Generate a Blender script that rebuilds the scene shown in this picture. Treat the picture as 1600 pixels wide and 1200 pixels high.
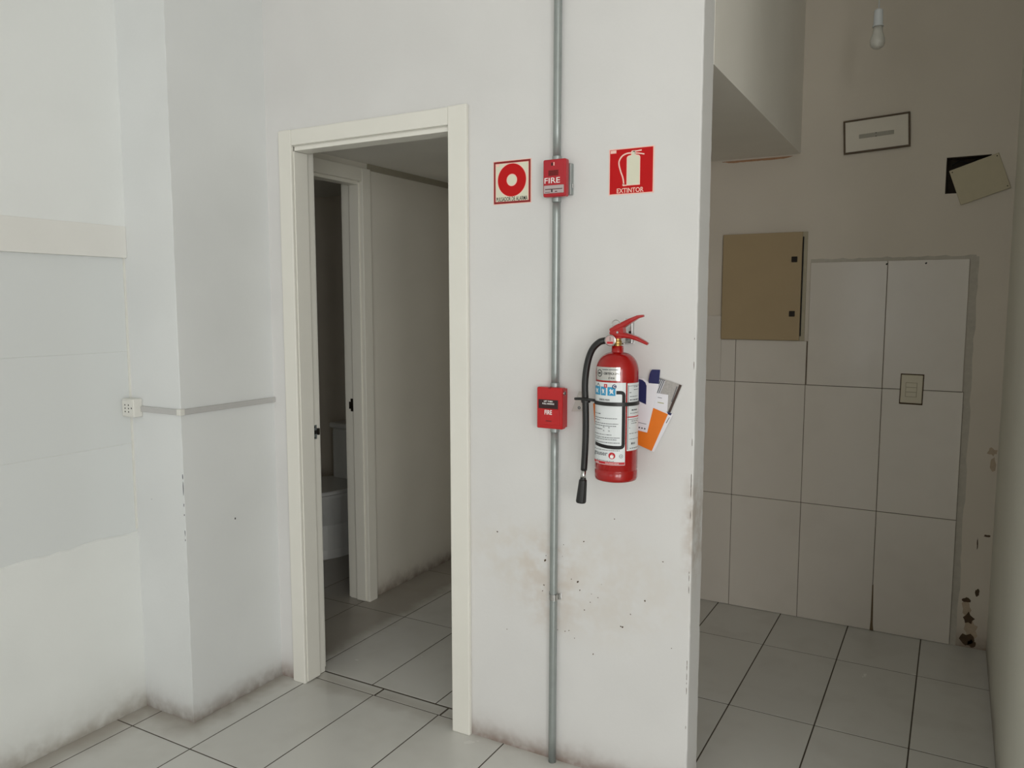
import bpy, bmesh, math, random
from mathutils import Vector, Matrix
random.seed(7)
for _o in list(bpy.data.objects):
    bpy.data.objects.remove(_o, do_unlink=True)
SC = bpy.context.scene
COL = SC.collection
R = math.radians

# ------------------------------------------------------------------ camera
cam_d = bpy.data.cameras.new('camera')
cam = bpy.data.objects.new('camera', cam_d); COL.objects.link(cam)
cam_d.sensor_fit = 'HORIZONTAL'; cam_d.sensor_width = 36.0
cam_d.lens = 1236.7 / 1600.0 * 36.0
cam_d.clip_start = 0.02
cam.location = (0, 0, 1.5)
cam.rotation_euler = (R(90 - 5.765), 0, R(29.25))
SC.camera = cam

# ------------------------------------------------------------------ world, light, exposure
W = bpy.data.worlds.new('world'); SC.world = W; W.use_nodes = True
W.node_tree.nodes['Background'].inputs[0].default_value = (0.80, 0.90, 1.0, 1)
W.node_tree.nodes['Background'].inputs[1].default_value = 0.3
def area(name, loc, rot, sx, sy, power, col):
    l = bpy.data.lights.new(name, 'AREA'); l.shape = 'RECTANGLE'; l.size = sx; l.size_y = sy
    l.energy = power; l.color = col
    o = bpy.data.objects.new(name, l); COL.objects.link(o); o.location = loc; o.rotation_euler = rot
    return o
# daylight lamps at three unseen openings, all added to light the room
area('added_side_daylight', (3.28, -2.30, 1.45), (0, R(90), 0), 2.5, 1.5, 107, (1.0, 0.997, 0.988))
area('added_rear_daylight', (2.2, -3.58, 1.55), (R(90), 0, 0), 1.7, 2.1, 100, (1.0, 0.997, 0.988))
area('added_rear_fill', (-1.30, -3.58, 1.55), (R(90), 0, 0), 1.6, 2.1, 14, (1.0, 0.997, 0.988))  # weak fill, added to lift the right part of the alcove wall
vs = SC.view_settings
vs.view_transform = 'Standard'; vs.look = 'None'; vs.gamma = 1.0; vs.use_curve_mapping = False
vs.exposure = -0.13
SC.cycles.max_bounces = 6; SC.cycles.diffuse_bounces = 5; SC.cycles.glossy_bounces = 3; SC.cycles.transmission_bounces = 2

# ------------------------------------------------------------------ materials
def lin(r, g, b):
    f = lambda c: (c / 255 / 12.92) if c / 255 <= 0.04045 else ((c / 255 + 0.055) / 1.055) ** 2.4
    return (f(r), f(g), f(b), 1)
class NT:
    def __init__(s, name):
        s.m = bpy.data.materials.new(name); s.m.use_nodes = True
        s.t = s.m.node_tree; s.b = s.t.nodes['Principled BSDF']
    def n(s, typ, **kw):
        nd = s.t.nodes.new(typ)
        for k, v in kw.items(): setattr(nd, k, v)
        return nd
    def put(s, inp, v):
        if hasattr(v, 'is_output') or isinstance(v, bpy.types.NodeSocket): s.t.links.new(v, inp)
        else: inp.default_value = v
    def math(s, op, a, b=0.0, c=0.0, clamp=False):
        nd = s.n('ShaderNodeMath', operation=op, use_clamp=clamp)
        for i, v in enumerate((a, b, c)): s.put(nd.inputs[i], v)
        return nd.outputs[0]
    def pos(s):
        if not hasattr(s, '_p'):
            g = s.n('ShaderNodeNewGeometry'); x = s.n('ShaderNodeSeparateXYZ')
            s.t.links.new(g.outputs['Position'], x.inputs[0]); s._p = (g.outputs['Position'], x.outputs)
        return s._p
    def noise(s, scale, detail=4, rough=0.55, vec=None):
        nd = s.n('ShaderNodeTexNoise'); nd.inputs['Scale'].default_value = scale
        nd.inputs['Detail'].default_value = min(detail, 2.5); nd.inputs['Roughness'].default_value = rough
        s.t.links.new(vec if vec is not None else s.pos()[0], nd.inputs['Vector'])
        return nd.outputs['Fac']
    def ramp(s, v, a, b, c=0.0, d=1.0):
        nd = s.n('ShaderNodeMapRange', interpolation_type='SMOOTHSTEP'); s.put(nd.inputs[0], v)
        for i, q in enumerate((a, b, c, d)): nd.inputs[i + 1].default_value = q
        return nd.outputs[0]
    def mix(s, f, a, b):
        nd = s.n('ShaderNodeMix', data_type='RGBA'); s.put(nd.inputs[0], f)
        s.put(nd.inputs[6], a); s.put(nd.inputs[7], b)
        return nd.outputs[2]
    def bump(s, h, strength=0.2, dist=0.002):
        nd = s.n('ShaderNodeBump'); nd.inputs['Strength'].default_value = strength
        nd.inputs['Distance'].default_value = dist; s.put(nd.inputs['Height'], h)
        s.t.links.new(nd.outputs[0], s.b.inputs['Normal'])
    def col(s, v): s.put(s.b.inputs['Base Color'], v)
    def set(s, **kw):
        for k, v in kw.items(): s.put(s.b.inputs[k], v)
def plain(name, rgb, rough=0.5, metal=0.0, spec=0.5, var=0.06, scale=30, coat=0.0):
    t = NT(name); c = lin(*rgb)
    d = tuple(x * (1 - var) for x in c[:3]) + (1,); e = tuple(min(1, x * (1 + var)) for x in c[:3]) + (1,)
    tc = t.n('ShaderNodeTexCoord')
    t.col(t.mix(t.noise(scale, 3, vec=tc.outputs['Object']), d, e))
    t.set(Roughness=rough, Metallic=metal); t.b.inputs['Specular IOR Level'].default_value = spec
    t.b.inputs['Coat Weight'].default_value = coat
    return t.m
def paint(name, rgb, dirt_h=0.2, dirt=(98, 76, 60), dirt_amt=0.75, stains=(), rough=0.55, low=0.05, extra=None):
    """painted plaster; dirt grows from the floor; stains = (x, z, rx, rz, rgb, amount) on the wall face"""
    t = NT(name); c = lin(*rgb)
    d = tuple(x * 0.955 for x in c[:3]) + (1,)
    col = t.mix(t.ramp(t.noise(2.3, 5), 0.35, 0.7), c, d)
    p, xyz = t.pos()
    if dirt_amt > 0:
        edge = t.math('MULTIPLY_ADD', t.noise(6, 5, 0.65), dirt_h * 1.3, low - dirt_h * 0.45)
        k = t.math('DIVIDE', xyz[2], edge)
        g1 = t.math('SUBTRACT', 1.0, t.math('DIVIDE', xyz[2], dirt_h * 1.5), clamp=True)
        f = t.math('MULTIPLY_ADD', t.math('POWER', g1, 3.0), 0.55, t.math('MULTIPLY', t.ramp(k, 1.0, 0.0), 0.45))
        f = t.math('MULTIPLY', f, t.ramp(t.noise(19, 4, 0.7), 0.2, 0.65, 0.6, 1.0))
        col = t.mix(t.math('MULTIPLY', f, dirt_amt), col, lin(*dirt))
    for (sx, sz, rx, rz, srgb, amt) in stains:
        a = t.math('DIVIDE', t.math('SUBTRACT', xyz[0], sx), rx); b = t.math('DIVIDE', t.math('SUBTRACT', xyz[2], sz), rz)
        q = t.math('ADD', t.math('MULTIPLY', a, a), t.math('MULTIPLY', b, b))
        f = t.math('MULTIPLY', t.ramp(q, 1.0, 0.0), t.ramp(t.noise(14, 5, 0.7), 0.3, 0.7))
        col = t.mix(t.math('MULTIPLY', f, amt), col, lin(*srgb))
    if extra: col = extra(t, col, xyz)
    t.col(col)
    t.set(Roughness=rough); t.b.inputs['Specular IOR Level'].default_value = 0.3
    h = t.math('MULTIPLY_ADD', t.noise(3.0, 3), 3.0, t.noise(70, 4))
    t.bump(h, 0.25, 0.0015)
    return t.m
def tile_mat(name, rgb, dirt=None, rough=0.16, var=0.05, smud=0.12, rv=0.22):
    t = NT(name); c = lin(*rgb)
    info = t.n('ShaderNodeObjectInfo')
    k = t.math('MULTIPLY_ADD', info.outputs['Random'], var, 1 - var)
    mx = t.n('ShaderNodeMix', data_type='RGBA', blend_type='MULTIPLY'); mx.inputs[0].default_value = 1
    cc = t.n('ShaderNodeCombineColor')
    for i in range(3): t.t.links.new(k, cc.inputs[i])
    mx.inputs[6].default_value = c; t.t.links.new(cc.outputs[0], mx.inputs[7])
    col = mx.outputs[2]
    p, xyz = t.pos()
    smudge = t.ramp(t.noise(5, 6, 0.65), 0.45, 0.75)
    col = t.mix(t.math('MULTIPLY', smudge, smud), col, lin(150, 143, 130))
    if dirt:
        n = t.math('MULTIPLY_ADD', t.noise(8, 5, 0.65), 0.12, -0.06)
        f1 = t.ramp(t.math('ADD', xyz[0], n), -2.40, -2.60)           # along the left wall
        f2 = t.math('MULTIPLY', t.ramp(t.math('ADD', xyz[1], n), 2.20, 2.27), t.ramp(xyz[1], 2.36, 2.30))
        f3 = t.math('MULTIPLY', t.ramp(t.math('ADD', xyz[0], n), -2.22, -2.34), t.ramp(t.math('ADD', xyz[1], n), 1.66, 1.82))
        f = t.math('MAXIMUM', t.math('MAXIMUM', f1, t.math('MULTIPLY', f2, 0.45)), f3)
        col = t.mix(t.math('MULTIPLY', f, 0.55), col, lin(*dirt))
    t.col(col)
    t.set(Roughness=t.math('MULTIPLY_ADD', t.noise(9, 4), rv, rough - 0.05))
    t.b.inputs['Specular IOR Level'].default_value = 0.45
    return t.m

M = {}
def stain_door(t, col, xyz):
    # rusty run-off along the free edge of the partition and dust round the conduit clamp
    a = t.ramp(xyz[0], -0.69, -0.645); b = t.math('MULTIPLY', t.ramp(xyz[2], 0.60, 0.80), t.ramp(xyz[2], 1.10, 0.86))
    f = t.math('MULTIPLY', t.math('MULTIPLY', a, b), t.ramp(t.noise(22, 5, 0.7), 0.3, 0.7))
    return t.mix(t.math('MULTIPLY', f, 0.40), col, lin(150, 120, 88))
M['door_wall'] = paint('paint_door_wall', (224, 223, 221), 0.13, (112, 84, 64), 0.85,
    stains=[(-1.00, 0.62, 0.42, 0.24, (200, 184, 160), 0.22), (-1.11, 0.60, 0.14, 0.22, (184, 158, 136), 0.22), (-1.28, 0.70, 0.2, 0.15, (205, 190, 165), 0.15)], extra=stain_door)
M['pillar'] = paint('paint_pillar', (225, 227, 226), 0.13, (108, 88, 68), 0.75)
M['left_upper'] = paint('paint_left_upper', (232, 234, 232), 0.1, dirt_amt=0)
M['left_band'] = paint('paint_left_band', (228, 227, 222), 0.1, dirt_amt=0)
M['left_lower'] = paint('paint_left_lower', (231, 233, 230), 0.20, (124, 110, 90), 0.7)
M['alcove'] = paint('paint_alcove', (216, 207, 193), 0.20, (110, 84, 60), 0.7)
M['loft'] = paint('paint_loft', (234, 230, 221), dirt_amt=0)
M['right_wall'] = paint('paint_right_wall', (228, 227, 215), 0.25, (90, 72, 54), 0.6)
M['vestibule'] = paint('paint_vestibule', (232, 228, 216), 0.14, (104, 82, 64), 0.8)
M['toilet_room'] = paint('paint_toilet_room', (238, 236, 227), dirt_amt=0)
M['ceiling'] = paint('paint_ceiling', (224, 223, 218), dirt_amt=0)
M['hidden_wall'] = paint('paint_rear_walls', (226, 226, 223), dirt_amt=0)
M['grout'] = plain('floor_grout', (74, 66, 56), 0.9, var=0.3, scale=14)
M['floor_tile'] = tile_mat('floor_tile_ceramic', (214, 213, 208), (120, 104, 84))
M['wall_tile'] = tile_mat('wall_tile_ceramic', (221, 214, 204), None, 0.14, 0.03, 0.06)
M['left_tile'] = tile_mat('left_wall_tile_ceramic', (219, 222, 221), None, 0.28, 0.02, 0.0, 0.04)
M['wall_grout'] = plain('wall_tile_grout', (112, 98, 84), 0.9, var=0.3)
M['left_grout'] = plain('left_wall_grout', (224, 226, 222), 0.9, var=0.1)
M['casing'] = plain('cream_lacquered_wood', (232, 230, 221), 0.38, var=0.03, scale=6)
M['casing2'] = plain('cream_lacquered_wood_inner', (232, 229, 217), 0.4, var=0.03, scale=6)
M['galv'] = plain('galvanised_steel', (160, 166, 164), 0.42, 0.6, var=0.16, scale=24)
M['steel'] = plain('bright_steel', (190, 190, 188), 0.22, 1.0, var=0.08)
M['zinc'] = plain('zinc_plate', (150, 160, 162), 0.4, 0.7, var=0.1)
M['bronze'] = plain('dark_bronze', (42, 36, 28), 0.45, 0.5)
M['raceway'] = plain('grey_pvc', (190, 189, 187), 0.5, var=0.04)
M['outlet'] = plain('white_pvc', (224, 223, 216), 0.35, var=0.03)
M['dark'] = plain('black_hole', (26, 24, 22), 0.8)
M['sign_red'] = plain('sign_red', (194, 14, 18), 0.45, var=0.05, spec=0.25)
M['sign_darkred'] = plain('sign_dark_red', (140, 10, 14), 0.4, var=0.05)
M['sign_cream'] = plain('photoluminescent_cream', (224, 222, 200), 0.4, var=0.03)
M['sign_pink'] = plain('sign_pale_edge', (250, 205, 192), 0.45, var=0.03)
M['black'] = plain('black_print', (18, 16, 16), 0.6)
M['white'] = plain('white_print', (245, 243, 240), 0.5, var=0.02)
M['alarm_red'] = plain('alarm_red_plastic', (178, 18, 34), 0.3, var=0.05, coat=0.2)
M['pull_red'] = plain('pull_station_red', (190, 10, 16), 0.32, var=0.05, coat=0.2)
M['pull_black'] = plain('pull_station_black_band', (48, 16, 20), 0.45)
M['lens'] = plain('clear_strobe_lens', (184, 170, 170), 0.12, var=0.1)
M['lens_dark'] = plain('strobe_flash_tube', (110, 84, 84), 0.2)
M['ext_red'] = plain('extinguisher_red_enamel', (164, 10, 8), 0.2, var=0.05, coat=0.3)
M['lever_red'] = plain('lever_red_enamel', (172, 18, 16), 0.28, var=0.06, coat=0.3)
M['rubber'] = plain('black_rubber', (30, 30, 29), 0.42, var=0.15)
M['brass'] = plain('brass_valve', (170, 140, 84), 0.35, 0.9)
M['gauge_glass'] = plain('gauge_face', (196, 168, 164), 0.15, var=0.12, scale=60)
M['label_white'] = plain('label_white', (226, 230, 231), 0.35, var=0.02)
M['label_metal'] = plain('label_foil', (205, 203, 198), 0.25, 0.75, var=0.1)
M['label_blue'] = plain('label_blue', (40, 150, 196), 0.4, var=0.1)
M['label_navy'] = plain('label_navy', (28, 34, 92), 0.4)
M['label_red'] = plain('label_red', (196, 26, 40), 0.4)
M['label_grey'] = plain('label_grey_print', (96, 98, 102), 0.5)
M['paper'] = plain('white_paper', (236, 235, 240), 0.6, var=0.02)
M['paper_navy'] = plain('navy_print_paper', (36, 40, 92), 0.5)
M['paper_orange'] = plain('orange_paper', (236, 124, 24), 0.55, var=0.06)
M['paper_grey'] = plain('grey_print_paper', (172, 168, 164), 0.5, var=0.3, scale=160)
M['paper_brown'] = plain('brown_print_paper', (70, 52, 46), 0.5)
M['cardplastic'] = plain('grey_plastic_tag', (196, 192, 186), 0.4, var=0.05)
M['panel'] = plain('beige_enamelled_steel', (172, 151, 116), 0.45, var=0.05, scale=8)
M['panel_side'] = plain('beige_enamelled_steel_frame', (176, 166, 142), 0.5)
M['plate'] = plain('cream_plastic_cover', (190, 180, 152), 0.55, var=0.06)
M['recess'] = plain('dark_box_recess', (60, 50, 40), 0.8, var=0.2)
M['frame_brown'] = plain('brown_frame', (84, 66, 42), 0.5, var=0.15)
M['frame_panel'] = plain('white_cover_panel', (220, 213, 199), 0.5, var=0.03)
M['smear'] = plain('grey_cement_smear', (190, 184, 172), 0.9, var=0.15, scale=40)
M['grime'] = plain('dark_grime', (84, 66, 48), 0.9, var=0.3, scale=50)
M['crack'] = plain('bare_brick_dust', (176, 136, 104), 0.9, var=0.25, scale=80)
M['switch'] = plain('ivory_plastic', (208, 200, 178), 0.4, var=0.03)
M['bulb_white'] = plain('frosted_bulb', (196, 194, 186), 0.35, var=0.02)
M['socket_white'] = plain('white_lampholder', (204, 208, 210), 0.4, var=0.02)
M['porcelain'] = plain('white_porcelain', (222, 222, 218), 0.12, var=0.02)
M['alu'] = plain('added_window_aluminium', (150, 150, 150), 0.4, 0.8)

# ------------------------------------------------------------------ mesh helpers
def link(name, bm, mat, parent=None, loc=(0, 0, 0), smooth=False):
    bmesh.ops.recalc_face_normals(bm, faces=bm.faces)
    me = bpy.data.meshes.new(name); bm.to_mesh(me); bm.free()
    return link_me(name, me, mat, parent, loc, smooth)
def link_me(name, me, mat, parent=None, loc=(0, 0, 0), smooth=False):
    me.materials.clear(); me.materials.append(M[mat] if isinstance(mat, str) else mat)
    o = bpy.data.objects.new(name, me); COL.objects.link(o)
    if parent is not None: o.parent = parent
    o.location = loc
    if smooth:
        for p in me.polygons: p.use_smooth = True
    return o
def thing(name, label, cat, loc, group=None, rot=(0, 0, 0)):
    o = bpy.data.objects.new(name, None); COL.objects.link(o); o.location = loc; o.rotation_euler = rot
    o.empty_display_size = 0.05
    return tag(o, label, cat, group)
def tag(o, label=None, cat=None, group=None, kind=None):
    if label: o['label'] = label
    if cat: o['category'] = cat
    if group: o['group'] = group
    if kind: o['kind'] = kind
    return o
def struct(o, label, cat): return tag(o, label, cat, None, 'structure')
def bbox(bm, x0, x1, y0, y1, z0, z1, bev=0.0, seg=2):
    r = bmesh.ops.create_cube(bm, size=1.0); v = r['verts']
    for q in v:
        q.co = Vector((x0 if q.co.x < 0 else x1, y0 if q.co.y < 0 else y1, z0 if q.co.z < 0 else z1))
    if bev > 0:
        e = list({e for q in v for e in q.link_edges})
        bmesh.ops.bevel(bm, geom=e, offset=bev, segments=seg, affect='EDGES', profile=0.5)
def box(name, b, mat, parent=None, bev=0.0, loc=(0, 0, 0), seg=2):
    bm = bmesh.new(); bbox(bm, *b, bev=bev, seg=seg); return link(name, bm, mat, parent, loc)
def boxes(name, bl, mat, parent=None, bev=0.0):
    bm = bmesh.new()
    for b in bl: bbox(bm, *b, bev=bev)
    return link(name, bm, mat, parent)
def prism(name, pts, y0, y1, mat, parent=None, loc=(0, 0, 0)):
    """polygon in the XZ plane given thickness from y0 (front) to y1 (back)"""
    bm = bmesh.new()
    a = [bm.verts.new((x, y0, z)) for x, z in pts]; b = [bm.verts.new((x, y1, z)) for x, z in pts]
    bm.faces.new(a); bm.faces.new(b[::-1]); n = len(pts)
    for i in range(n): bm.faces.new((a[i], b[i], b[(i + 1) % n], a[(i + 1) % n]))
    return link(name, bm, mat, parent, loc)
def prism_z(bm, pts, z0, z1, steps=1, jit=None):
    """polygon in the XY plane raised from z0 to z1; jit(i, k) moves vertex i of ring k"""
    rings = []
    for k in range(steps + 1):
        z = z0 + (z1 - z0) * k / steps
        rings.append([bm.verts.new(Vector((x, y, z)) + (Vector(jit(i, k)) if jit else Vector())) for i, (x, y) in enumerate(pts)])
    n = len(pts)
    for k in range(steps):
        for i in range(n):
            bm.faces.new((rings[k][i], rings[k][(i + 1) % n], rings[k + 1][(i + 1) % n], rings[k + 1][i]))
    bm.faces.new(rings[0][::-1]); bm.faces.new(rings[-1])
def lathe(bm, prof, n=32, mtx=None):
    rings = []
    for r, z in prof:
        if r < 1e-6: rings.append([bm.verts.new((0, 0, z))])
        else: rings.append([bm.verts.new((r * math.cos(2 * math.pi * i / n), r * math.sin(2 * math.pi * i / n), z)) for i in range(n)])
    for a, b in zip(rings, rings[1:]):
        for i in range(n):
            j = (i + 1) % n
            if len(a) == 1 and len(b) == 1: continue
            if len(a) == 1: bm.faces.new((a[0], b[i], b[j]))
            elif len(b) == 1: bm.faces.new((a[i], a[j], b[0]))
            else: bm.faces.new((a[i], a[j], b[j], b[i]))
    for rg in (rings[0], rings[-1]):
        if len(rg) > 1: bm.faces.new(rg)
    if mtx is not None: bmesh.ops.transform(bm, matrix=mtx, verts=[v for rg in rings for v in rg])
def tube(bm, pts, rad, n=12, cap=True):
    pts = [Vector(p) for p in pts]; rings = []; up = None
    for i, p in enumerate(pts):
        t = (pts[min(i + 1, len(pts) - 1)] - pts[max(i - 1, 0)]).normalized()
        if up is None: up = t.orthogonal().normalized()
        up = (up - t * up.dot(t)).normalized(); s = t.cross(up)
        r = rad[i] if isinstance(rad, (list, tuple)) else rad
        rings.append([bm.verts.new(p + (up * math.cos(2 * math.pi * k / n) + s * math.sin(2 * math.pi * k / n)) * r) for k in range(n)])
    for a, b in zip(rings, rings[1:]):
        for k in range(n): bm.faces.new((a[k], a[(k + 1) % n], b[(k + 1) % n], b[k]))
    if cap: bm.faces.new(rings[0][::-1]); bm.faces.new(rings[-1])
def spline(pts, m=8):
    P = [Vector(p) for p in pts]; P = [P[0] * 2 - P[1]] + P + [P[-1] * 2 - P[-2]]; out = []
    for i in range(1, len(P) - 2):
        for k in range(m):
            t = k / m; a, b, c, d = P[i - 1:i + 3]
            out.append(0.5 * (2 * b + (c - a) * t + (2 * a - 5 * b + 4 * c - d) * t * t + (3 * b - a - 3 * c + d) * t ** 3))
    out.append(P[-2]); return out
def text_mesh(s, size, bold=0.0, width=None, extrude=0.0):
    cu = bpy.data.curves.new('lettering', 'FONT'); cu.body = s; cu.size = size; cu.offset = bold
    cu.align_x = 'CENTER'; cu.align_y = 'CENTER'; cu.extrude = extrude; cu.resolution_u = 3; cu.fill_mode = 'FRONT' if extrude == 0 else 'BOTH'
    o = bpy.data.objects.new('lettering', cu); COL.objects.link(o)
    dg = bpy.context.evaluated_depsgraph_get(); dg.update()
    me = bpy.data.meshes.new_from_object(o.evaluated_get(dg))
    bpy.data.objects.remove(o, do_unlink=True); bpy.data.curves.remove(cu)
    xs = [v.co.x for v in me.vertices]
    if width and xs:
        k = width / (max(xs) - min(xs)); m = (max(xs) + min(xs)) / 2
        for v in me.vertices: v.co.x = (v.co.x - m) * k
    ys = [v.co.y for v in me.vertices]
    if ys:
        m = (max(ys) + min(ys)) / 2
        for v in me.vertices: v.co.y -= m
    return me
def wall_text(name, s, h, mat, parent, x, y, z, width=None, bold=0.0):
    """flat lettering lying on a face that looks towards -Y; h = capital height"""
    me = text_mesh(s, h / 0.70, bold, width, 0.00015)
    for v in me.vertices: v.co = Vector((v.co.x, -v.co.z, v.co.y))
    return link_me(name, me, mat, parent, (x, y, z))
def ring_xz(name, r0, r1, y0, y1, mat, parent, loc, n=48):
    bm = bmesh.new()
    def c(r, y): return [bm.verts.new((r * math.cos(2 * math.pi * i / n), y, r * math.sin(2 * math.pi * i / n))) for i in range(n)]
    o0, o1 = c(r1, y0), c(r1, y1)
    if r0 > 0:
        i0, i1 = c(r0, y0), c(r0, y1)
        for k in range(n):
            j = (k + 1) % n
            bm.faces.new((o0[k], o0[j], i0[j], i0[k])); bm.faces.new((o1[k], i1[k], i1[j], o1[j]))
            bm.faces.new((o0[k], o1[k], o1[j], o0[j])); bm.faces.new((i0[k], i0[j], i1[j], i1[k]))
    else:
        bm.faces.new(o0); bm.faces.new(o1[::-1])
        for k in range(n): bm.faces.new((o0[k], o1[k], o1[(k + 1) % n], o0[(k + 1) % n]))
    return link(name, bm, mat, parent, loc)
def wall_grid(name, axis, c0, c1, u0, u1, z0, z1, holes, mat, parent=None):
    """slab between c0 and c1 (along axis 'x' or 'y') with rectangular through holes (ua, ub, za, zb)"""
    us = sorted({u0, u1, *[h[0] for h in holes], *[h[1] for h in holes]}); us = [u for u in us if u0 <= u <= u1]
    zs = sorted({z0, z1, *[h[2] for h in holes], *[h[3] for h in holes]}); zs = [z for z in zs if z0 <= z <= z1]
    bm = bmesh.new(); V = {}
    def v(c, u, z):
        k = (c, u, z)
        if k not in V: V[k] = bm.verts.new((c, u, z) if axis == 'x' else (u, c, z))
        return V[k]
    def solid(i, j):
        if i < 0 or j < 0 or i >= len(us) - 1 or j >= len(zs) - 1: return False
        um, zm = (us[i] + us[i + 1]) / 2, (zs[j] + zs[j + 1]) / 2
        return not any(h[0] < um < h[1] and h[2] < zm < h[3] for h in holes)
    for i in range(len(us) - 1):
        for j in range(len(zs) - 1):
            if not solid(i, j): continue
            a, b, c, d = us[i], us[i + 1], zs[j], zs[j + 1]
            bm.faces.new((v(c0, a, c), v(c0, b, c), v(c0, b, d), v(c0, a, d)))
            bm.faces.new((v(c1, a, c), v(c1, a, d), v(c1, b, d), v(c1, b, c)))
            if not solid(i - 1, j): bm.faces.new((v(c0, a, c), v(c0, a, d), v(c1, a, d), v(c1, a, c)))
            if not solid(i + 1, j): bm.faces.new((v(c0, b, c), v(c1, b, c), v(c1, b, d), v(c0, b, d)))
            if not solid(i, j - 1): bm.faces.new((v(c0, a, c), v(c1, a, c), v(c1, b, c), v(c0, b, c)))
            if not solid(i, j + 1): bm.faces.new((v(c0, a, d), v(c0, b, d), v(c1, b, d), v(c1, a, d)))
    return link(name, bm, mat, parent)
def blob(bm, cx, cz, rx, rz, y0, y1, n=9, seed=0, rot=0.0):
    """ragged flat fleck on a face looking towards -Y"""
    rr = random.Random(seed); a, b = [], []
    for i in range(n):
        t = 2 * math.pi * i / n; k = rr.uniform(0.6, 1.15)
        x, z = rx * k * math.cos(t), rz * k * math.sin(t)
        x, z = x * math.cos(rot) - z * math.sin(rot), x * math.sin(rot) + z * math.cos(rot)
        a.append(bm.verts.new((cx + x, y0, cz + z))); b.append(bm.verts.new((cx + x, y1, cz + z)))
    bm.faces.new(a)
    for i in range(n): bm.faces.new((a[i], b[i], b[(i + 1) % n], a[(i + 1) % n]))

# ------------------------------------------------------------------ setting: dimensions (metres)
YW = 2.235          # face of the door wall
TH = 0.110          # its thickness
XE = -0.646         # free end of the partition
XP, YP = -2.323, 1.806   # corner of the pillar
XL = -2.590         # tiled face of the left wall
YB = 3.893          # painted back wall
XR = 0.182          # right wall of the alcove
HC = 3.25           # main ceiling
ZL = 2.187          # soffit under the loft
XV = -2.540         # vestibule, wall with the inner door
ZV = 2.178          # vestibule ceiling

# ---- floor: slab and single tiles on the grid 0.3037 x 0.6
floor = struct(boxes('floor', [(-4.2, 3.4, -3.7, 4.05, -0.12, -0.0009)], 'grout'), 'pale ceramic tile floor with dark joints running through the rooms', 'floor')
GX, PX, PY, J = -2.500, 0.3037, 0.600, 0.0048
ys_main = [1.687 + PY * k for k in range(-9, 1)] + [2.284, 2.881, 3.486, 4.08]
tmeshes = {}
def floor_tile(x0, x1, y0, y1, jit=True):
    w, d = round(x1 - x0, 4), round(y1 - y0, 4)
    if w < 0.004 or d < 0.004: return
    if (w, d) not in tmeshes:
        bm = bmesh.new(); bbox(bm, -w / 2, w / 2, -d / 2, d / 2, -0.008, 0, bev=min(0.0006, w / 5), seg=1)
        bmesh.ops.recalc_face_normals(bm, faces=bm.faces)
        me = bpy.data.meshes.new('tile'); bm.to_mesh(me); bm.free(); me.materials.append(M['floor_tile']); tmeshes[(w, d)] = me
    o = bpy.data.objects.new('tile', tmeshes[(w, d)]); COL.objects.link(o); o.parent = floor
    o.location = ((x0 + x1) / 2, (y0 + y1) / 2, random.uniform(-0.0003, 0.0) if jit else 0)
for k in range(-1, 20):
    xa, xb = GX + PX * k + J / 2, GX + PX * (k + 1) - J / 2
    xa = max(xa, -2.62); xb = min(xb, 3.2)
    for a, b in zip(ys_main, ys_main[1:]):
        ya, yb = a + J / 2, b - J / 2
        if a > 2.2:                                   # beyond the door wall only the alcove keeps this grid
            if xb < -1.3: continue
            xa2 = max(xa, -1.30); xb2 = min(xb, XR)
            if xb2 - xa2 > 0.01: floor_tile(xa2, xb2, ya, min(yb, YB))
        else: floor_tile(xa, xb, ya, yb)
for a, b in ((-2.60, -2.195), (-2.1925, -1.8885), (-1.8850, -1.5845), (-1.581, -1.47), (-1.467, -1.3)):   # threshold strip
    floor_tile(a + J / 2, b - J / 2, 2.284 + J / 2, 2.345 - J)
for k in range(-6, 4):                                # vestibule and toilet floor, grid shifted
    xa, xb = -2.252 + 0.3035 * k + J / 2, -2.252 + 0.3035 * (k + 1) - J / 2
    xb = min(xb, -1.30)
    for a, b in ((2.347, 2.961), (2.961, 3.57), (3.57, YB)):
        if xb - xa > 0.01: floor_tile(xa, xb, a + J / 2, b - J / 2)

box('broken_grout', (-1.552, -1.484, 2.3395, 2.3490, -0.004, 0.0006), 'grime', floor)
# ---- ceilings
struct(boxes('ceiling', [(-2.75, 3.4, -3.7, 4.05, HC, HC + 0.1)], 'ceiling'), 'plain white main ceiling above the shop room', 'ceiling')
bm = bmesh.new()
prism_z(bm, [(-1.26, YW + TH), (XE, YW + TH), (XE - 0.016, YB), (-1.26, YB)], ZL, HC)
struct(link('ceiling_loft', bm, 'loft'), 'raised plaster box with a low soffit between partition and back wall', 'ceiling')
struct(boxes('ceiling_vestibule', [(XV, -1.36, YW + TH, YB, ZV, ZV + 0.02)], paint('paint_vestibule_ceiling', (243, 241, 234), dirt_amt=0)), 'low flat ceiling board of the vestibule behind the door', 'ceiling')
struct(boxes('trim_1', [(XV, XV + 0.008, 3.0895, YB, 2.148, ZV)], plain('grey_brown_batten', (166, 160, 142), 0.8, var=0.08)), 'grey-brown batten where the vestibule wall meets its ceiling', 'trim')  # strip coloured darker than the wall below it
struct(boxes('ceiling_toilet', [(-4.1, XV - 0.11, YW + TH, YB, ZV + 0.0, ZV + 0.1)], 'toilet_room'), 'ceiling of the dark toilet room', 'ceiling')

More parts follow.
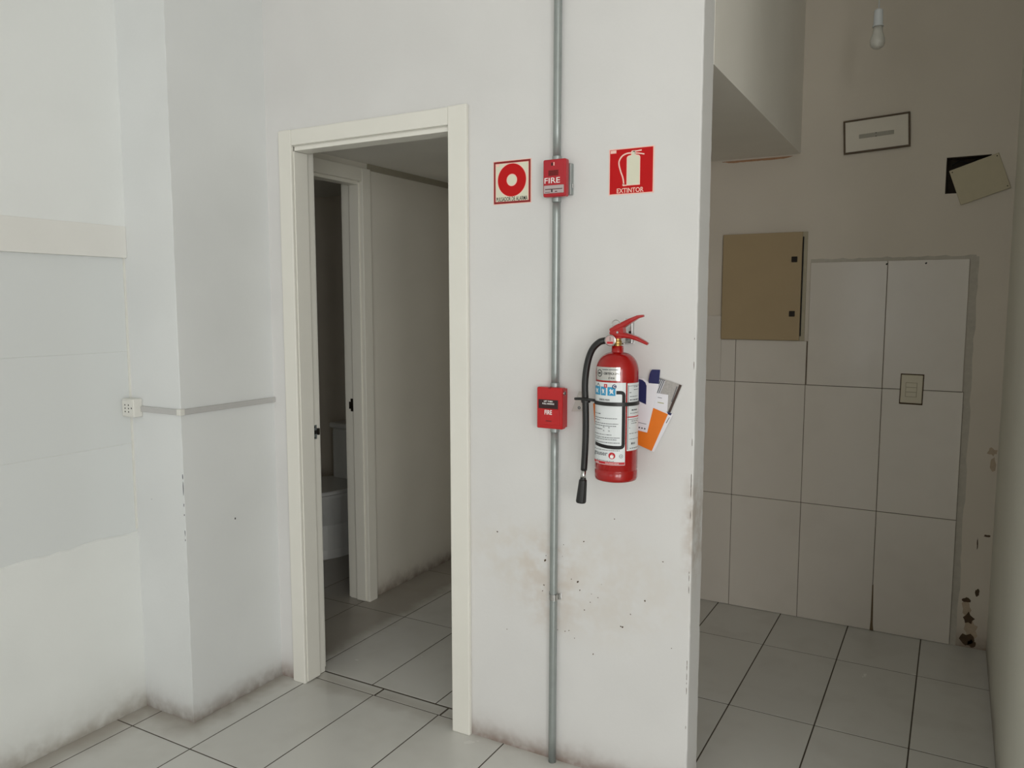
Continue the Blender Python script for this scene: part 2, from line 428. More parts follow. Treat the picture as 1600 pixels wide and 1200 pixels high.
# ---- door wall (partition) with a rounded, slightly lumpy free end
D1 = dict(x0=-2.210, x1=-1.452, z=2.100)              # structural opening
w = wall_grid('wall_front', 'y', YW, YW + TH, -2.70, XE - 0.03, 0, HC, [(D1['x0'], D1['x1'], 0, D1['z'])], 'door_wall')
struct(w, 'white painted partition wall with the doorway, conduit and fire equipment', 'wall')
rc = 0.005
prof = [(XE - 0.03, YW), (XE - rc, YW), (XE - rc * 0.3, YW + rc * 0.3), (XE, YW + rc), (XE, YW + TH - rc), (XE - rc * 0.3, YW + TH - rc * 0.3), (XE - rc, YW + TH), (XE - 0.03, YW + TH)]
rj = random.Random(3); wob = [[(0, 0, 0)] * 8 for _ in range(121)]
for k in range(1, 120):
    a = rj.uniform(-0.0009, 0.0006); b = rj.uniform(-0.0009, 0.0005)
    wob[k] = [(0, 0, 0), (a, 0, 0), (a, -a * 0.6, 0), (a, 0, 0), (b, 0, 0), (b, b * 0.6, 0), (b, 0, 0), (0, 0, 0)]
bm = bmesh.new(); prism_z(bm, prof, 0, HC, 120, lambda i, k: wob[k][i])
o = link('wall_end', bm, 'door_wall', w)
# flecks where the paint has chipped
fl = [(-1.308, 0.741), (-1.125, 0.688), (-1.128, 0.671), (-1.062, 0.734), (-1.066, 0.695), (-0.992, 0.755), (-1.011, 0.62), (-0.964, 0.589), (-0.942, 0.581), (-0.968, 0.561), (-0.988, 0.532), (-1.055, 0.448), (-1.041, 0.453), (-1.021, 0.432), (-0.787, 0.6), (-0.833, 0.548), (-1.271, 0.41), (-0.956, 0.393), (-1.082, 0.447), (-0.864, 0.503), (-0.858, 0.502), (-0.701, 0.468), (-0.733, 0.731), (-1.095, 0.614), (-1.132, 0.588), (-1.137, 0.568), (-0.89, 0.841), (-1.004, 0.594), (-0.93, 0.626), (-1.034, 0.625)]

bm = bmesh.new()
for i, (cx, cz) in enumerate(fl):
    rr = random.Random(i); k = 0.0034 if i in (6, 14, 2) else rr.uniform(0.0012, 0.0026)
    blob(bm, cx, cz, k, k * rr.uniform(0.7, 1.6), YW - 0.0004, YW + 0.001, 7, i, rr.uniform(0, 3))
for i in range(26):
    rr = random.Random(100 + i); z = rr.choice((rr.uniform(0.60, 1.0), rr.uniform(0.1, 1.6)))
    blob(bm, XE - 0.0062, z, 0.0008, rr.uniform(0.003, 0.016), YW - 0.0006, YW + 0.001, 7, i + 60)
tag(link('paint_chips', bm, 'grime', w), kind='stuff')

# ---- pillar
bm = bmesh.new(); rc = 0.0012; rj = random.Random(5)
prof = [(XL - 0.02, YP), (XP - rc, YP), (XP - rc * 0.3, YP + rc * 0.3), (XP, YP + rc), (XP, YW), (XL - 0.02, YW)]
wv = [[(0, 0, 0)] * 6 for _ in range(121)]
for k in range(1, 120):
    a = rj.uniform(-0.0006, 0.0004)
    wv[k] = [(0, 0, 0), (a, 0, 0), (a, -a, 0), (0, -a, 0), (0, 0, 0), (0, 0, 0)]
prism_z(bm, prof, 0, HC, 120, lambda i, k: wv[k][i])
pillar = struct(link('wall_pillar', bm, 'pillar'), 'white plastered pillar standing in the corner left of the doorway', 'pillar')
bm = bmesh.new()
for i, (z, h) in enumerate(((0.86, 0.030), (0.80, 0.006), (0.765, 0.004), (0.70, 0.012), (0.675, 0.004), (0.90, 0.010))):
    blob(bm, XP - 0.004, z, 0.0022, h, YP - 0.0004, YP + 0.004, 9, i)
blob(bm, -2.50, 0.80, 0.0015, 0.0022, YP - 0.0004, YP + 0.001, 7, 3)
tag(link('chipped_edge', bm, 'label_grey', pillar), kind='stuff')
bm = bmesh.new(); bbox(bm, XP - 0.0005, XP + 0.0004, 2.022, 2.027, 0.697, 0.704); link('nail_hole', bm, 'dark', pillar)

# ---- left wall: upper plaster, band, recessed tiles, lower plaster with ragged edge
lw = struct(boxes('wall_left', [(-2.75, XL - 0.0018, -3.7, YW, 0, HC)], 'left_grout'), 'white left wall with plain tiles set between plaster above and below', 'wall')
box('upper_plaster', (XL - 0.008, XL + 0.015, -3.6, YP, 1.772, HC), 'left_upper', lw)
box('plaster_band', (XL - 0.008, XL + 0.017, -3.6, YP, 1.662, 1.772), 'left_band', lw, bev=0.002)
box('caulk_bead', (XL - 0.002, XL + 0.005, YP - 0.006, YP, 0.68, 1.662), 'outlet', lw)
ty = [1.8015 - 0.563 * k for k in range(0, 6)]; tz = [0.664, 0.998, 1.331, 1.664]
me = None
for a, b in zip(ty[1:], ty):
    for c, d in zip(tz, tz[1:]):
        if me is None:
            bm = bmesh.new(); bbox(bm, -0.008, 0.0, -0.2810, 0.2810, -0.1662, 0.1662, bev=0.0012, seg=2)
            bmesh.ops.recalc_face_normals(bm, faces=bm.faces); me = bpy.data.meshes.new('tile'); bm.to_mesh(me); bm.free(); me.materials.append(M['left_tile'])
        o = bpy.data.objects.new('tile', me); COL.objects.link(o); o.parent = lw
        o.location = (XL + random.uniform(-0.0008, 0.0002), (a + b) / 2, (c + d) / 2)
bm = bmesh.new(); rj = random.Random(9); N = 150; ra, rb = [], []
for i in range(N + 1):
    y = -3.6 + (YP + 3.6) * i / N; z = 0.674 + rj.uniform(-0.004, 0.004) + 0.002 * math.sin(i * 0.7)
    ra.append([bm.verts.new((XL + 0.006, y, 0)), bm.verts.new((XL + 0.006, y, z - 0.005)), bm.verts.new((XL + 0.001, y, z)), bm.verts.new((XL - 0.008, y, z)), bm.verts.new((XL - 0.008, y, 0))])
for a, b in zip(ra, ra[1:]):
    for k in range(5): bm.faces.new((a[k], b[k], b[(k + 1) % 5], a[(k + 1) % 5]))
bm.faces.new(ra[0]); bm.faces.new(ra[-1][::-1])
link('lower_plaster', bm, 'left_lower', lw)

# ---- alcove back wall with tiles; recess for the open junction box
JB = (-0.070, 0.094, 1.966, 2.117)
wb = wall_grid('wall_back', 'y', YB, YB + 0.14, -4.2, 0.45, 0, HC, [JB], 'alcove')
struct(wb, 'dim cream back wall of the alcove, tiled up to chest height', 'wall')
cx = [-1.257, -0.930, -0.6035, -0.2765, 0.042]; cz = [0.0, 0.5625, 1.1245]
wt = {}
def wall_tile(x0, x1, z0, z1):
    w_, h_ = round(x1 - x0, 4), round(z1 - z0, 4)
    if (w_, h_) not in wt:
        b_ = bmesh.new(); bbox(b_, -w_ / 2, w_ / 2, -0.004, 0.004, -h_ / 2, h_ / 2, bev=0.001, seg=1)
        bmesh.ops.recalc_face_normals(b_, faces=b_.faces); m_ = bpy.data.meshes.new('tile'); b_.to_mesh(m_); b_.free(); m_.materials.append(M['wall_tile']); wt[(w_, h_)] = m_
    o = bpy.data.objects.new('tile', wt[(w_, h_)]); COL.objects.link(o); o.parent = wb
    o.location = ((x0 + x1) / 2, YB - 0.004 - random.uniform(0, 0.0012), (z0 + z1) / 2)
g = 0.0013
for a, b in zip(cx, cx[1:]):
    for c, d in zip(cz, cz[1:]): wall_tile(a + g, b - g, c + g, d - g)
wall_tile(-1.257 + g, -1.001, 1.1245 + g, 1.444); wall_tile(-1.001 + 0.0006, -0.930 - g, 1.1245 + g, 1.328)
wall_tile(-0.930 + g, -0.6035 - g, 1.1245 + g, 1.328)
wall_tile(-0.6035 + g + 0.004, -0.2765 - g, 1.1245 + g, 1.690); wall_tile(-0.2765 + g, 0.038 - g, 1.1245 + g, 1.690)
boxes('grout_bed', [(-1.257, 0.042, YB - 0.0045, YB, 0, 1.1245), (-1.257, -0.6, YB - 0.0045, YB, 1.1245, 1.328), (-0.598, 0.037, YB - 0.0045, YB, 1.12, 1.688)], 'wall_grout', wb)
bm = bmesh.new(); rj = random.Random(4)
def smear(pts, wd):
    L = []
    for (x, z) in pts:
        L.append((x, z, wd * rj.uniform(0.5, 1.1)))
    return L
va = []
for i in range(40):                                   # right-hand smear beside the tiles
    z = 1.70 * i / 39; wdt = 0.026 + rj.uniform(-0.004, 0.004)
    va.append((bm.verts.new((0.040, YB - 0.0015, z)), bm.verts.new((0.042 + wdt, YB - 0.0004, z))))
for a, b in zip(va, va[1:]): bm.faces.new((a[0], a[1], b[1], b[0]))
va = []
for i in range(30):
    x = -0.60 + 0.66 * i / 29; h_ = 0.016 + rj.uniform(-0.004, 0.004)
    va.append((bm.verts.new((x, YB - 0.0015, 1.689)), bm.verts.new((x, YB - 0.0004, 1.69 + h_))))
for a, b in zip(va, va[1:]): bm.faces.new((a[0], a[1], b[1], b[0]))
link('cement_smear', bm, 'smear', wb)
bm = bmesh.new()
prism_pts = [(-0.2785, 0.215), (-0.2735, 0.22), (-0.2685, 0.03), (-0.265, 0.001), (-0.281, 0.001), (-0.2785, 0.05)]
va = [bm.verts.new((x, YB - 0.0096, z)) for x, z in prism_pts]; vb = [bm.verts.new((x, YB - 0.004, z)) for x, z in prism_pts]
bm.faces.new(va)
for i in range(6): bm.faces.new((va[i], vb[i], vb[(i + 1) % 6], va[(i + 1) % 6]))
link('grimy_joint', bm, plain('brown_grime', (112, 94, 72), 0.9, var=0.25, scale=60), wb)
bm = bmesh.new()
for i, (x, z, rx, rz) in enumerate(((0.097, 0.212, 0.016, 0.012), (0.137, 0.251, 0.009, 0.022), (0.109, 0.133, 0.022, 0.026), (0.104, 0.034, 0.030, 0.032), (0.125, 0.020, 0.018, 0.018), (0.160, 0.508, 0.014, 0.006), (0.126, 0.47, 0.0025, 0.03))):
    blob(bm, x, z, rx, rz, YB - 0.0008, YB + 0.001, 12, i + 20)
tag(link('plaster_holes', bm, 'grime', wb), kind='stuff')
bm = bmesh.new()
for i, (x, z, rx, rz) in enumerate(((0.160, 0.875, 0.020, 0.018), (0.166, 0.82, 0.013, 0.03), (0.10, 0.17, 0.02, 0.05), (0.12, 0.08, 0.03, 0.05))):
    blob(bm, x, z, rx, rz, YB - 0.0005, YB + 0.001, 14, i + 40)
tag(link('bare_plaster', bm, plain('bare_plaster', (182, 164, 142), 0.9, var=0.2, scale=50), wb), kind='stuff')
bm = bmesh.new(); rj = random.Random(8); va = []
for i in range(24):
    x = -1.02 + 0.325 * i / 23; t = 0.0075 * min(1, i / 3, (23 - i) / 3) + 0.0008
    va.append((bm.verts.new((x, YB - 0.0012, ZL - 0.008 - t + rj.uniform(-0.001, 0.001))), bm.verts.new((x, YB - 0.0012, ZL - 0.007))))
for a, b in zip(va, va[1:]): bm.faces.new((a[0], b[0], b[1], a[1]))
link('bare_crack', bm, 'crack', wb)
bm = bmesh.new()
for x, z in ((-0.281, 1.676), (-0.127, 1.676)): blob(bm, x, z, 0.004, 0.005, YB - 0.0096, YB - 0.004, 8, 2)
link('drill_hole', bm, 'dark', wb)

# ---- right alcove wall and the room behind the camera
struct(boxes('wall_right', [(XR, XR + 0.14, 1.78, YB + 0.14, 0, HC)], 'right_wall'), 'plain wall at the right edge, running into the alcove', 'wall')
struct(boxes('wall_return', [(XR + 0.14, 3.40, 1.78, 1.92, 0, HC)], 'hidden_wall'), 'white wall beside the right-hand corner facing the shop room', 'wall')
struct(boxes('wall_alcove_left', [(-1.36, -1.26, YW + TH, YB, 0, ZL)], 'alcove'), 'wall between vestibule and tiled alcove', 'wall')
SF = (-3.1, -1.5, 0.2, 2.7); RW = (1.3, 3.1, 0.5, 2.6); RD = (-2.1, -0.5, 0.5, 2.6)  # unseen openings, added behind the camera to let light in
struct(wall_grid('wall_side', 'x', 3.20, 3.40, -3.7, 1.78, 0, HC, [SF], 'hidden_wall'), 'white side wall with an opening added for light', 'wall')
struct(wall_grid('wall_rear', 'y', -3.70, -3.50, -2.60, 3.20, 0, HC, [RW, RD], 'hidden_wall'), 'white rear wall with two openings added for light', 'wall')
def winframe(name, axis, c, h, n, lab):
    f = []
    t = 0.03
    us = [h[0] + (h[1] - h[0]) * i / n for i in range(n + 1)]
    for u in us:
        u = min(max(u, h[0] + t), h[1] - t); f.append((u - t, u + t, h[2], h[3]))
    f += [(h[0], h[1], h[2], h[2] + 2 * t), (h[0], h[1], h[3] - 2 * t, h[3])]
    bl = [(c - 0.03, c + 0.03, a, b, p, q) if axis == 'x' else (a, b, c - 0.03, c + 0.03, p, q) for a, b, p, q in f]
    struct(boxes(name, bl, 'alu'), lab, 'window')
winframe('added_window_1', 'x', 3.23, SF, 2, 'aluminium frame of the added opening in the right-hand room wall')
winframe('added_window_2', 'y', -3.54, RW, 2, 'wide aluminium frame of the added opening at the right of the rear wall')
winframe('added_window_3', 'y', -3.54, RD, 2, 'aluminium frame of the added opening at the left of the rear wall')

# ---- vestibule and toilet room
D2 = (2.36, 3.052, 2.105)
struct(wall_grid('wall_vestibule', 'x', XV - 0.11, XV, YW + TH, YB, 0, ZV, [(D2[0], D2[1], 0, D2[2])], 'vestibule'), 'grey-lit vestibule wall seen through the doorway, with the inner door', 'wall')
struct(boxes('wall_toilet', [(-4.20, -4.06, YW, YB, 0, ZV + 0.1), (-4.06, -2.70, YW, YW + TH, 0, ZV + 0.1)], 'toilet_room'), 'dark toilet room walls beyond the inner door', 'wall')

# ---- door 1
def root_struct(name, loc, label, cat):
    o = thing(name, label, cat, loc); o['kind'] = 'structure'; return o
d1 = root_struct('door_1', (-1.83, YW, 0), 'cream door frame of the open doorway in the white partition', 'door frame')
def dbox(name, x0, x1, y0, y1, z0, z1, mat='casing', bev=0.0, par=d1, org=(-1.83, YW, 0)):
    return box(name, (x0 - org[0], x1 - org[0], y0 - org[1], y1 - org[1], z0 - org[2], z1 - org[2]), mat, par, bev)
dbox('casing', -2.246, -2.182, 2.219, 2.235, 0.0, 2.142, bev=0.004)
dbox('casing', -1.484, -1.411, 2.217, 2.235, 0.0, 2.143, bev=0.004)
dbox('head_casing', -2.1815, -1.4845, 2.220, 2.235, 2.084, 2.141, bev=0.003)
dbox('jamb', -2.2095, -2.193, YW + 0.0005, YW + TH - 0.0005, 0, 2.0995)
dbox('jamb', -1.469, -1.4525, YW + 0.0005, YW + TH - 0.0005, 0, 2.0995)
dbox('head_jamb', -2.192, -1.470, YW + 0.0005, YW + TH - 0.0005, 2.082, 2.0995)
dbox('door_stop', -2.1925, -2.179, YW - 0.002, 2.303, 0.004, 2.066, bev=0.002)
dbox('door_stop', -1.483, -1.4695, YW - 0.002, 2.303, 0.004, 2.066, bev=0.002)
dbox('head_stop', -2.1785, -1.4835, YW - 0.002, 2.303, 2.066, 2.0815, bev=0.002)
dbox('rear_casing', -2.262, -2.200, YW + TH, YW + TH + 0.014, 0.012, 2.142, bev=0.003)
dbox('rear_casing', -1.462, -1.400, YW + TH, YW + TH + 0.014, 0.012, 2.142, bev=0.003)
sp = dbox('strike_plate', -2.193, -2.1915, 2.3085, 2.330, 0.968, 1.024, 'zinc', bev=0.0004)
tag(sp, 'small zinc strike plate')
for (nm, y0, y1, z0, z1, mt) in (('latch_hole', 2.316, 2.330, 0.988, 1.003, 'dark'), ('screw', 2.315, 2.320, 1.014, 1.0185, 'bronze'), ('screw', 2.315, 2.320, 0.972, 0.9765, 'bronze')):
    o = dbox(nm, -2.1917, -2.1908, y0, y1, z0, z1, mt, par=sp)
o = dbox('strike_lip', -2.193, -2.184, 2.3305, 2.339, 0.984, 1.010, 'bronze', bev=0.001, par=sp)
lf = dbox('door_leaf', -1.450, -1.412, 2.362, 3.030, 0.008, 2.07, 'casing', bev=0.002)
tag(lf, 'cream door leaf swung open into the vestibule')
o = dbox('handle', -1.500, -1.4505, 2.955, 2.975, 1.03, 1.05, 'steel', bev=0.003, par=lf)
# ---- door 2 (in the vestibule wall)
o2 = (XV, 2.70, 0)
d2 = root_struct('door_2', o2, 'cream inner door frame opening on the dark toilet room', 'door frame')
def ebox(*a, **k): return dbox(*a, par=k.pop('par', d2), org=o2, **k)
ebox('casing', XV, XV + 0.023, 3.026, 3.089, 0, 2.149, mat='casing2', bev=0.003)
ebox('casing', XV, XV + 0.023, 2.3595, 2.386, 0, 2.149, mat='casing2', bev=0.003)
ebox('head_casing', XV, XV + 0.022, 2.3865, 3.0255, 2.085, 2.149, mat='casing2', bev=0.003)
ebox('jamb', XV - 0.1095, XV - 0.0005, 3.036, 3.0515, 0, 2.1045, mat='casing2')
ebox('jamb', XV - 0.1095, XV - 0.0005, 2.3605, 2.372, 0, 2.1045, mat='casing2')
ebox('door_stop', XV - 0.056, XV + 0.002, 3.019, 3.0355, 0.003, 2.083, mat='casing2', bev=0.002)
ebox('head_jamb', XV - 0.1095, XV - 0.0005, 2.3725, 3.0355, 2.088, 2.1045, mat='casing2')
ebox('head_stop', XV - 0.056, XV + 0.002, 2.3725, 3.0185, 2.070, 2.0875, mat='casing2', bev=0.002)
ebox('rear_casing', XV - 0.124, XV - 0.110, 3.040, 3.10, 0, 2.149, mat='casing2', bev=0.003)
sp = ebox('strike_plate', XV - 0.085, XV - 0.058, 3.0345, 3.0358, 0.966, 1.030, mat='bronze', bev=0.0004)
tag(sp, 'dark bronze strike plate')
ebox('strike_lip', XV - 0.095, XV - 0.085, 3.0335, 3.036, 0.978, 1.014, mat='bronze', bev=0.0006, par=sp)

# ================================================================== things
# ---- surface outlet box in the corner of the left wall and the pillar
o0 = (-2.556, YP, 1.099)
t = thing('electrical_outlet', 'white surface-mounted socket box in the corner beside the pillar', 'outlet', o0)
box('housing', (-0.033, 0.030, -0.037, 0, 0, 0.066), 'outlet', t, bev=0.004, seg=3)
fc = box('face_plate', (-0.029, 0.027, -0.0395, -0.0372, 0.005, 0.061), 'outlet', t, bev=0.001)
for hx in (-0.013, 0.006):
    for hz in (0.020, 0.032, 0.044):
        box('socket_hole', (hx - 0.0021, hx + 0.0021, -0.0399, -0.0392, hz - 0.0024, hz + 0.0024), 'dark', fc)
box('socket_hole', (0.020, 0.0245, -0.0399, -0.0392, 0.031, 0.036), 'dark', fc)

# ---- cable raceway
t = thing('cable_raceway', 'grey plastic cable channel running round the pillar to the door frame', 'cable channel', (XP, YP, 1.128))
z0, z1 = -0.010, 0.010
box('channel', (-2.5255 - XP, 0.0105, -0.010, 0, z0, z1), 'raceway', t, bev=0.0015)
box('channel', (0, 0.010, 0.0005, YW - YP - 0.001, z0, z1), 'raceway', t, bev=0.0015)
box('corner_cap', (-0.008, 0.0115, -0.0115, 0.008, z0 - 0.001, z1 + 0.001), 'outlet', t, bev=0.0015)

# ---- galvanised conduit with clamp
CX, CY, CR = -1.087, YW - 0.0145, 0.0122
conduits = []
for a, b, ends, lb in ((0.0, 1.1115, (1.1055,), 'lowest conduit length, from the floor up to the pull station'), (1.2425, 1.823, (1.2485, 1.817), 'middle conduit length between pull station and FIRE strobe'), (1.9355, HC, (1.9415,), 'top conduit length rising from the FIRE strobe out of view')):
    off = lambda z: -0.005 + 0.00275 * z
    t = thing('conduit_pipe', 'galvanised steel ' + lb, 'pipe', (CX, CY, a), 'conduit lengths on the partition')
    bm = bmesh.new(); n = 12
    tube(bm, [(off(a + (b - a) * i / n), 0, (b - a) * i / n) for i in range(n + 1)], CR, 20); link('pipe', bm, 'galv', t, smooth=True)
    for zz in ends:
        bm = bmesh.new(); tube(bm, [(off(zz), 0, zz - a - 0.006), (off(zz), 0, zz - a + 0.006)], 0.0142, 20); link('connector', bm, 'galv', t)
    conduits.append(t)
t = conduits[0]
bm = bmesh.new(); pr = []
for i in range(13):
    a = math.pi + math.pi * i / 12
    pr.append((math.cos(a) * 0.0150, math.sin(a) * 0.0150))
pr = [(-0.0225, 0.0125), (-0.0150, 0.010)] + pr + [(0.0150, 0.010), (0.0225, 0.0125)]
inn = [(x * 0.90, y * 0.90) for x, y in pr]
L = []
for (x, y), (p, q) in zip(pr, inn):
    L.append([bm.verts.new((x - 0.003, y, 0.552)), bm.verts.new((x - 0.003, y, 0.572)), bm.verts.new((p - 0.003, q, 0.572)), bm.verts.new((p - 0.003, q, 0.552))])
for a, b in zip(L, L[1:]):
    for k in range(4): bm.faces.new((a[k], b[k], b[(k + 1) % 4], a[(k + 1) % 4]))
bm.faces.new(L[0]); bm.faces.new(L[-1])
o = link('pipe_clamp', bm, 'steel', t); tag(o, 'bent galvanised clamp')

# ---- signs (front faces look towards -Y)
def sign_root(name, label, x0, x1, z0, z1):
    t = thing(name, label, 'sign', ((x0 + x1) / 2, YW, z0))
    w_, h_ = x1 - x0, z1 - z0
    box('panel', (-w_ / 2, w_ / 2, -0.0022, 0, 0, h_), 'sign_pink', t)
    P = lambda u, v: ((u - 0.5) * w_, (1 - v) * h_)
    return t, w_, h_, P
def rect(P, u0, u1, v0, v1): return [P(u0, v1), P(u1, v1), P(u1, v0), P(u0, v0)]
t, w_, h_, P = sign_root('extinguisher_sign', 'red wall sign with a pale extinguisher pictogram and the word EXTINTOR', -0.921, -0.782, 1.821, 1.954)
F1, F2 = -0.0025, -0.0022
prism('red_field', rect(P, 0.022, 0.978, 0.02, 0.98), F1, F2, 'sign_red', t)
def body_poly(u0, u1, vt, vb, un0, un1, vn):
    pts = [P(u0, vb), P(u1, vb), P(u1, vt + 0.06)]
    for i in range(1, 5):
        a = math.pi / 2 * i / 5; pts.append(P(u1 - 0.06 * (1 - math.cos(a)), vt + 0.06 - 0.06 * math.sin(a)))
    pts += [P(u1 - 0.06, vt), P(un1, vt - 0.01), P(un1, vn), P(un0 + 0.02, vn), P(un0, vn + 0.02), P(un0, vt - 0.01), P(u0 + 0.06, vt)]
    for i in range(1, 5):
        a = math.pi / 2 * (1 - i / 5); pts.append(P(u0 + 0.06 * (1 - math.cos(a)), vt + 0.06 - 0.06 * math.sin(a)))
    pts.append(P(u0, vt + 0.06)); return pts
G1, G2 = -0.0029, -0.0025
prism('pictogram_edge', body_poly(0.400, 0.700, 0.165, 0.812, 0.498, 0.602, 0.065), G1 + 0.0002, G2, 'sign_pink', t)
prism('pictogram_body', body_poly(0.415, 0.685, 0.180, 0.797, 0.510, 0.590, 0.080), G1, G1 + 0.0002, 'sign_cream', t)
def stroke(name, pts, wd, mat):
    bm = bmesh.new(); Q = [Vector((x, z)) for x, z in pts]; A, B = [], []
    for i, q in enumerate(Q):
        d = (Q[min(i + 1, len(Q) - 1)] - Q[max(i - 1, 0)]).normalized(); nrm = Vector((-d.y, d.x)) * wd / 2
        A.append([bm.verts.new((q.x + nrm.x, y, q.y + nrm.y)) for y in (G1, G2)]); B.append([bm.verts.new((q.x - nrm.x, y, q.y - nrm.y)) for y in (G1, G2)])
    for i in range(len(Q) - 1):
        bm.faces.new((A[i][0], A[i + 1][0], B[i + 1][0], B[i][0]))
        bm.faces.new((A[i][0], A[i][1], A[i + 1][1], A[i + 1][0])); bm.faces.new((B[i][0], B[i + 1][0], B[i + 1][1], B[i][1]))
    return link(name, bm, mat, t)
sp2 = lambda uv: [(p.x, p.z) for p in spline([(P(u, v)[0], 0, P(u, v)[1]) for u, v in uv], 6)]
stroke('pictogram_hose', sp2([(0.50, 0.115), (0.40, 0.12), (0.30, 0.165), (0.235, 0.26), (0.232, 0.36), (0.27, 0.50), (0.32, 0.64), (0.342, 0.78)]), 0.0042, 'sign_pink')
prism('pictogram_nozzle', [P(0.315, 0.765), P(0.31, 0.80), P(0.33, 0.82), P(0.41, 0.815), P(0.41, 0.795), P(0.36, 0.79), P(0.357, 0.765)], G1, G2, 'sign_pink', t)
stroke('pictogram_lever', sp2([(0.54, 0.085), (0.62, 0.083), (0.73, 0.075)]), 0.0038, 'sign_pink')
stroke('pictogram_lever', sp2([(0.58, 0.125), (0.68, 0.14), (0.79, 0.165)]), 0.0036, 'sign_pink')
wall_text('lettering', 'EXTINTOR', 0.0135, 'sign_pink', t, *(lambda q: (q[0], F1 - 0.0003, q[1]))(P(0.485, 0.915)), width=0.083, bold=0.0003)
prism('approval_stamp', rect(P, 0.035, 0.165, 0.03, 0.095), G1, G2, 'sign_pink', t)

t, w_, h_, P = sign_root('alarm_button_sign', 'square sign with a red ring reading PULSADOR DE ALARMA', -1.319, -1.182, 1.817, 1.953)
prism('red_border', rect(P, 0.015, 0.985, 0.015, 0.985), F1, F2, 'sign_darkred', t)
prism('border_edge', rect(P, 0.062, 0.938, 0.062, 0.938), F1 - 0.0002, F1, 'sign_pink', t)
prism('cream_field', rect(P, 0.078, 0.922, 0.075, 0.93), F1 - 0.0004, F1 - 0.0002, 'sign_cream', t)
q = P(0.50, 0.455)
ring_xz('ring_edge', 0.0165, 0.0535, F1 - 0.0006, F1 - 0.0004, 'sign_pink', t, (q[0], 0, q[1]))
ring_xz('red_ring', 0.0190, 0.0512, F1 - 0.0008, F1 - 0.0006, 'sign_red', t, (q[0], 0, q[1]))
wall_text('lettering', 'PULSADOR DE ALARMA', 0.0128, 'black', t, P(0.5, 0)[0], F1 - 0.0006, P(0.5, 0.884)[1], width=0.113, bold=0.0002)
prism('approval_stamp', rect(P, 0.085, 0.165, 0.075, 0.125), F1 - 0.0006, F1 - 0.0004, 'sign_pink', t)

# ---- fire alarm strobe on the conduit
t = thing('fire_alarm_strobe', 'small red FIRE sounder strobe with clear lens between the two signs', 'fire alarm', (-1.0805, YW, 1.8235))
box('back_box', (-0.034, 0.044, -0.020, 0, 0.006, 0.100), 'galv', t, bev=0.002)
o = box('mounting_screw', (0.044, 0.047, -0.014, -0.007, 0.026, 0.040), 'steel', t, bev=0.001)
h = box('housing', (-0.0385, 0.0385, -0.045, -0.0202, 0, 0.1115), 'alarm_red', t, bev=0.005, seg=3)
g2 = box('sounder_grille', (-0.020, 0.014, -0.0456, -0.0448, 0.062, 0.079), 'sign_darkred', t)
for k in range(5): box('grille_slot', (-0.019, 0.013, -0.0459, -0.0455, 0.0640 + 0.003 * k, 0.0650 + 0.003 * k), 'dark', g2)
box('indicator', (-0.010, -0.005, -0.0458, -0.0448, 0.092, 0.101), 'pull_black', t)
box('indicator', (-0.0025, 0.0005, -0.0458, -0.0448, 0.092, 0.102), 'sign_pink', t)
wall_text('lettering', 'FIRE', 0.0165, 'white', t, -0.0065, -0.0456, 0.0485, width=0.052, bold=0.0001)
ln = box('strobe_lens', (-0.034, 0.033, -0.0485, -0.0440, 0.010, 0.034), 'lens', t, bev=0.002)
box('reflector', (-0.029, 0.029, -0.0490, -0.0483, 0.0205, 0.0235), 'lens_dark', ln); box('flash_tube', (-0.008, -0.004, -0.0492, -0.0483, 0.013, 0.021), 'dark', ln)
box('reflector', (-0.029, -0.012, -0.0490, -0.0483, 0.013, 0.0145), 'lens_dark', ln); box('reflector', (0.004, 0.012, -0.0490, -0.0483, 0.013, 0.016), 'lens_dark', ln)

# ---- manual pull station
t = thing('fire_pull_station', 'red manual pull station with a dark band, mounted lower on the conduit', 'fire alarm', (-1.0945, YW, 1.112))
box('back_box', (-0.0425, 0.0425, -0.016, 0, 0.003, 0.126), 'pull_red', t, bev=0.002)
box('housing', (-0.0445, 0.0445, -0.042, -0.0162, 0, 0.130), 'pull_red', t, bev=0.004, seg=3)
hd = box('pull_handle', (-0.0375, 0.0335, -0.0435, -0.0418, 0.012, 0.062), 'pull_red', t, bev=0.001)
bd = box('instruction_band', (-0.0375, 0.0300, -0.0440, -0.0418, 0.0635, 0.0915), 'pull_black', t, bev=0.001)
wall_text('lettering', 'LIFT THEN', 0.0042, 'white', t, -0.003, -0.0444, 0.0865, width=0.030, bold=0.0002)
wall_text('lettering', 'PULL HANDLE', 0.0044, 'white', t, -0.003, -0.0444, 0.0790, width=0.041, bold=0.0002)
wall_text('lettering', 'FIRE', 0.0140, 'white', hd, -0.003, -0.0439, 0.0520, width=0.0255, bold=0.0004)
box('handle_mark', (-0.012, 0.008, -0.0439, -0.0433, 0.0235, 0.0255), 'pull_black', hd)
bm = bmesh.new(); lathe(bm, [(0, 0), (0.0062, 0), (0.0062, 0.004), (0.0045, 0.005), (0, 0.005)], 20, Matrix.Translation((0.0443, -0.031, 0.113)) @ Matrix.Rotation(R(90), 4, 'Y'))
lk = link('key_lock', bm, 'steel', t); box('key_slot', (0.0492, 0.0497, -0.0325, -0.0295, 0.1085, 0.1175), 'dark', lk)
box('hinge_tab', (-0.004, 0.004, -0.043, -0.036, 0.1262, 0.1304), 'sign_darkred', t)

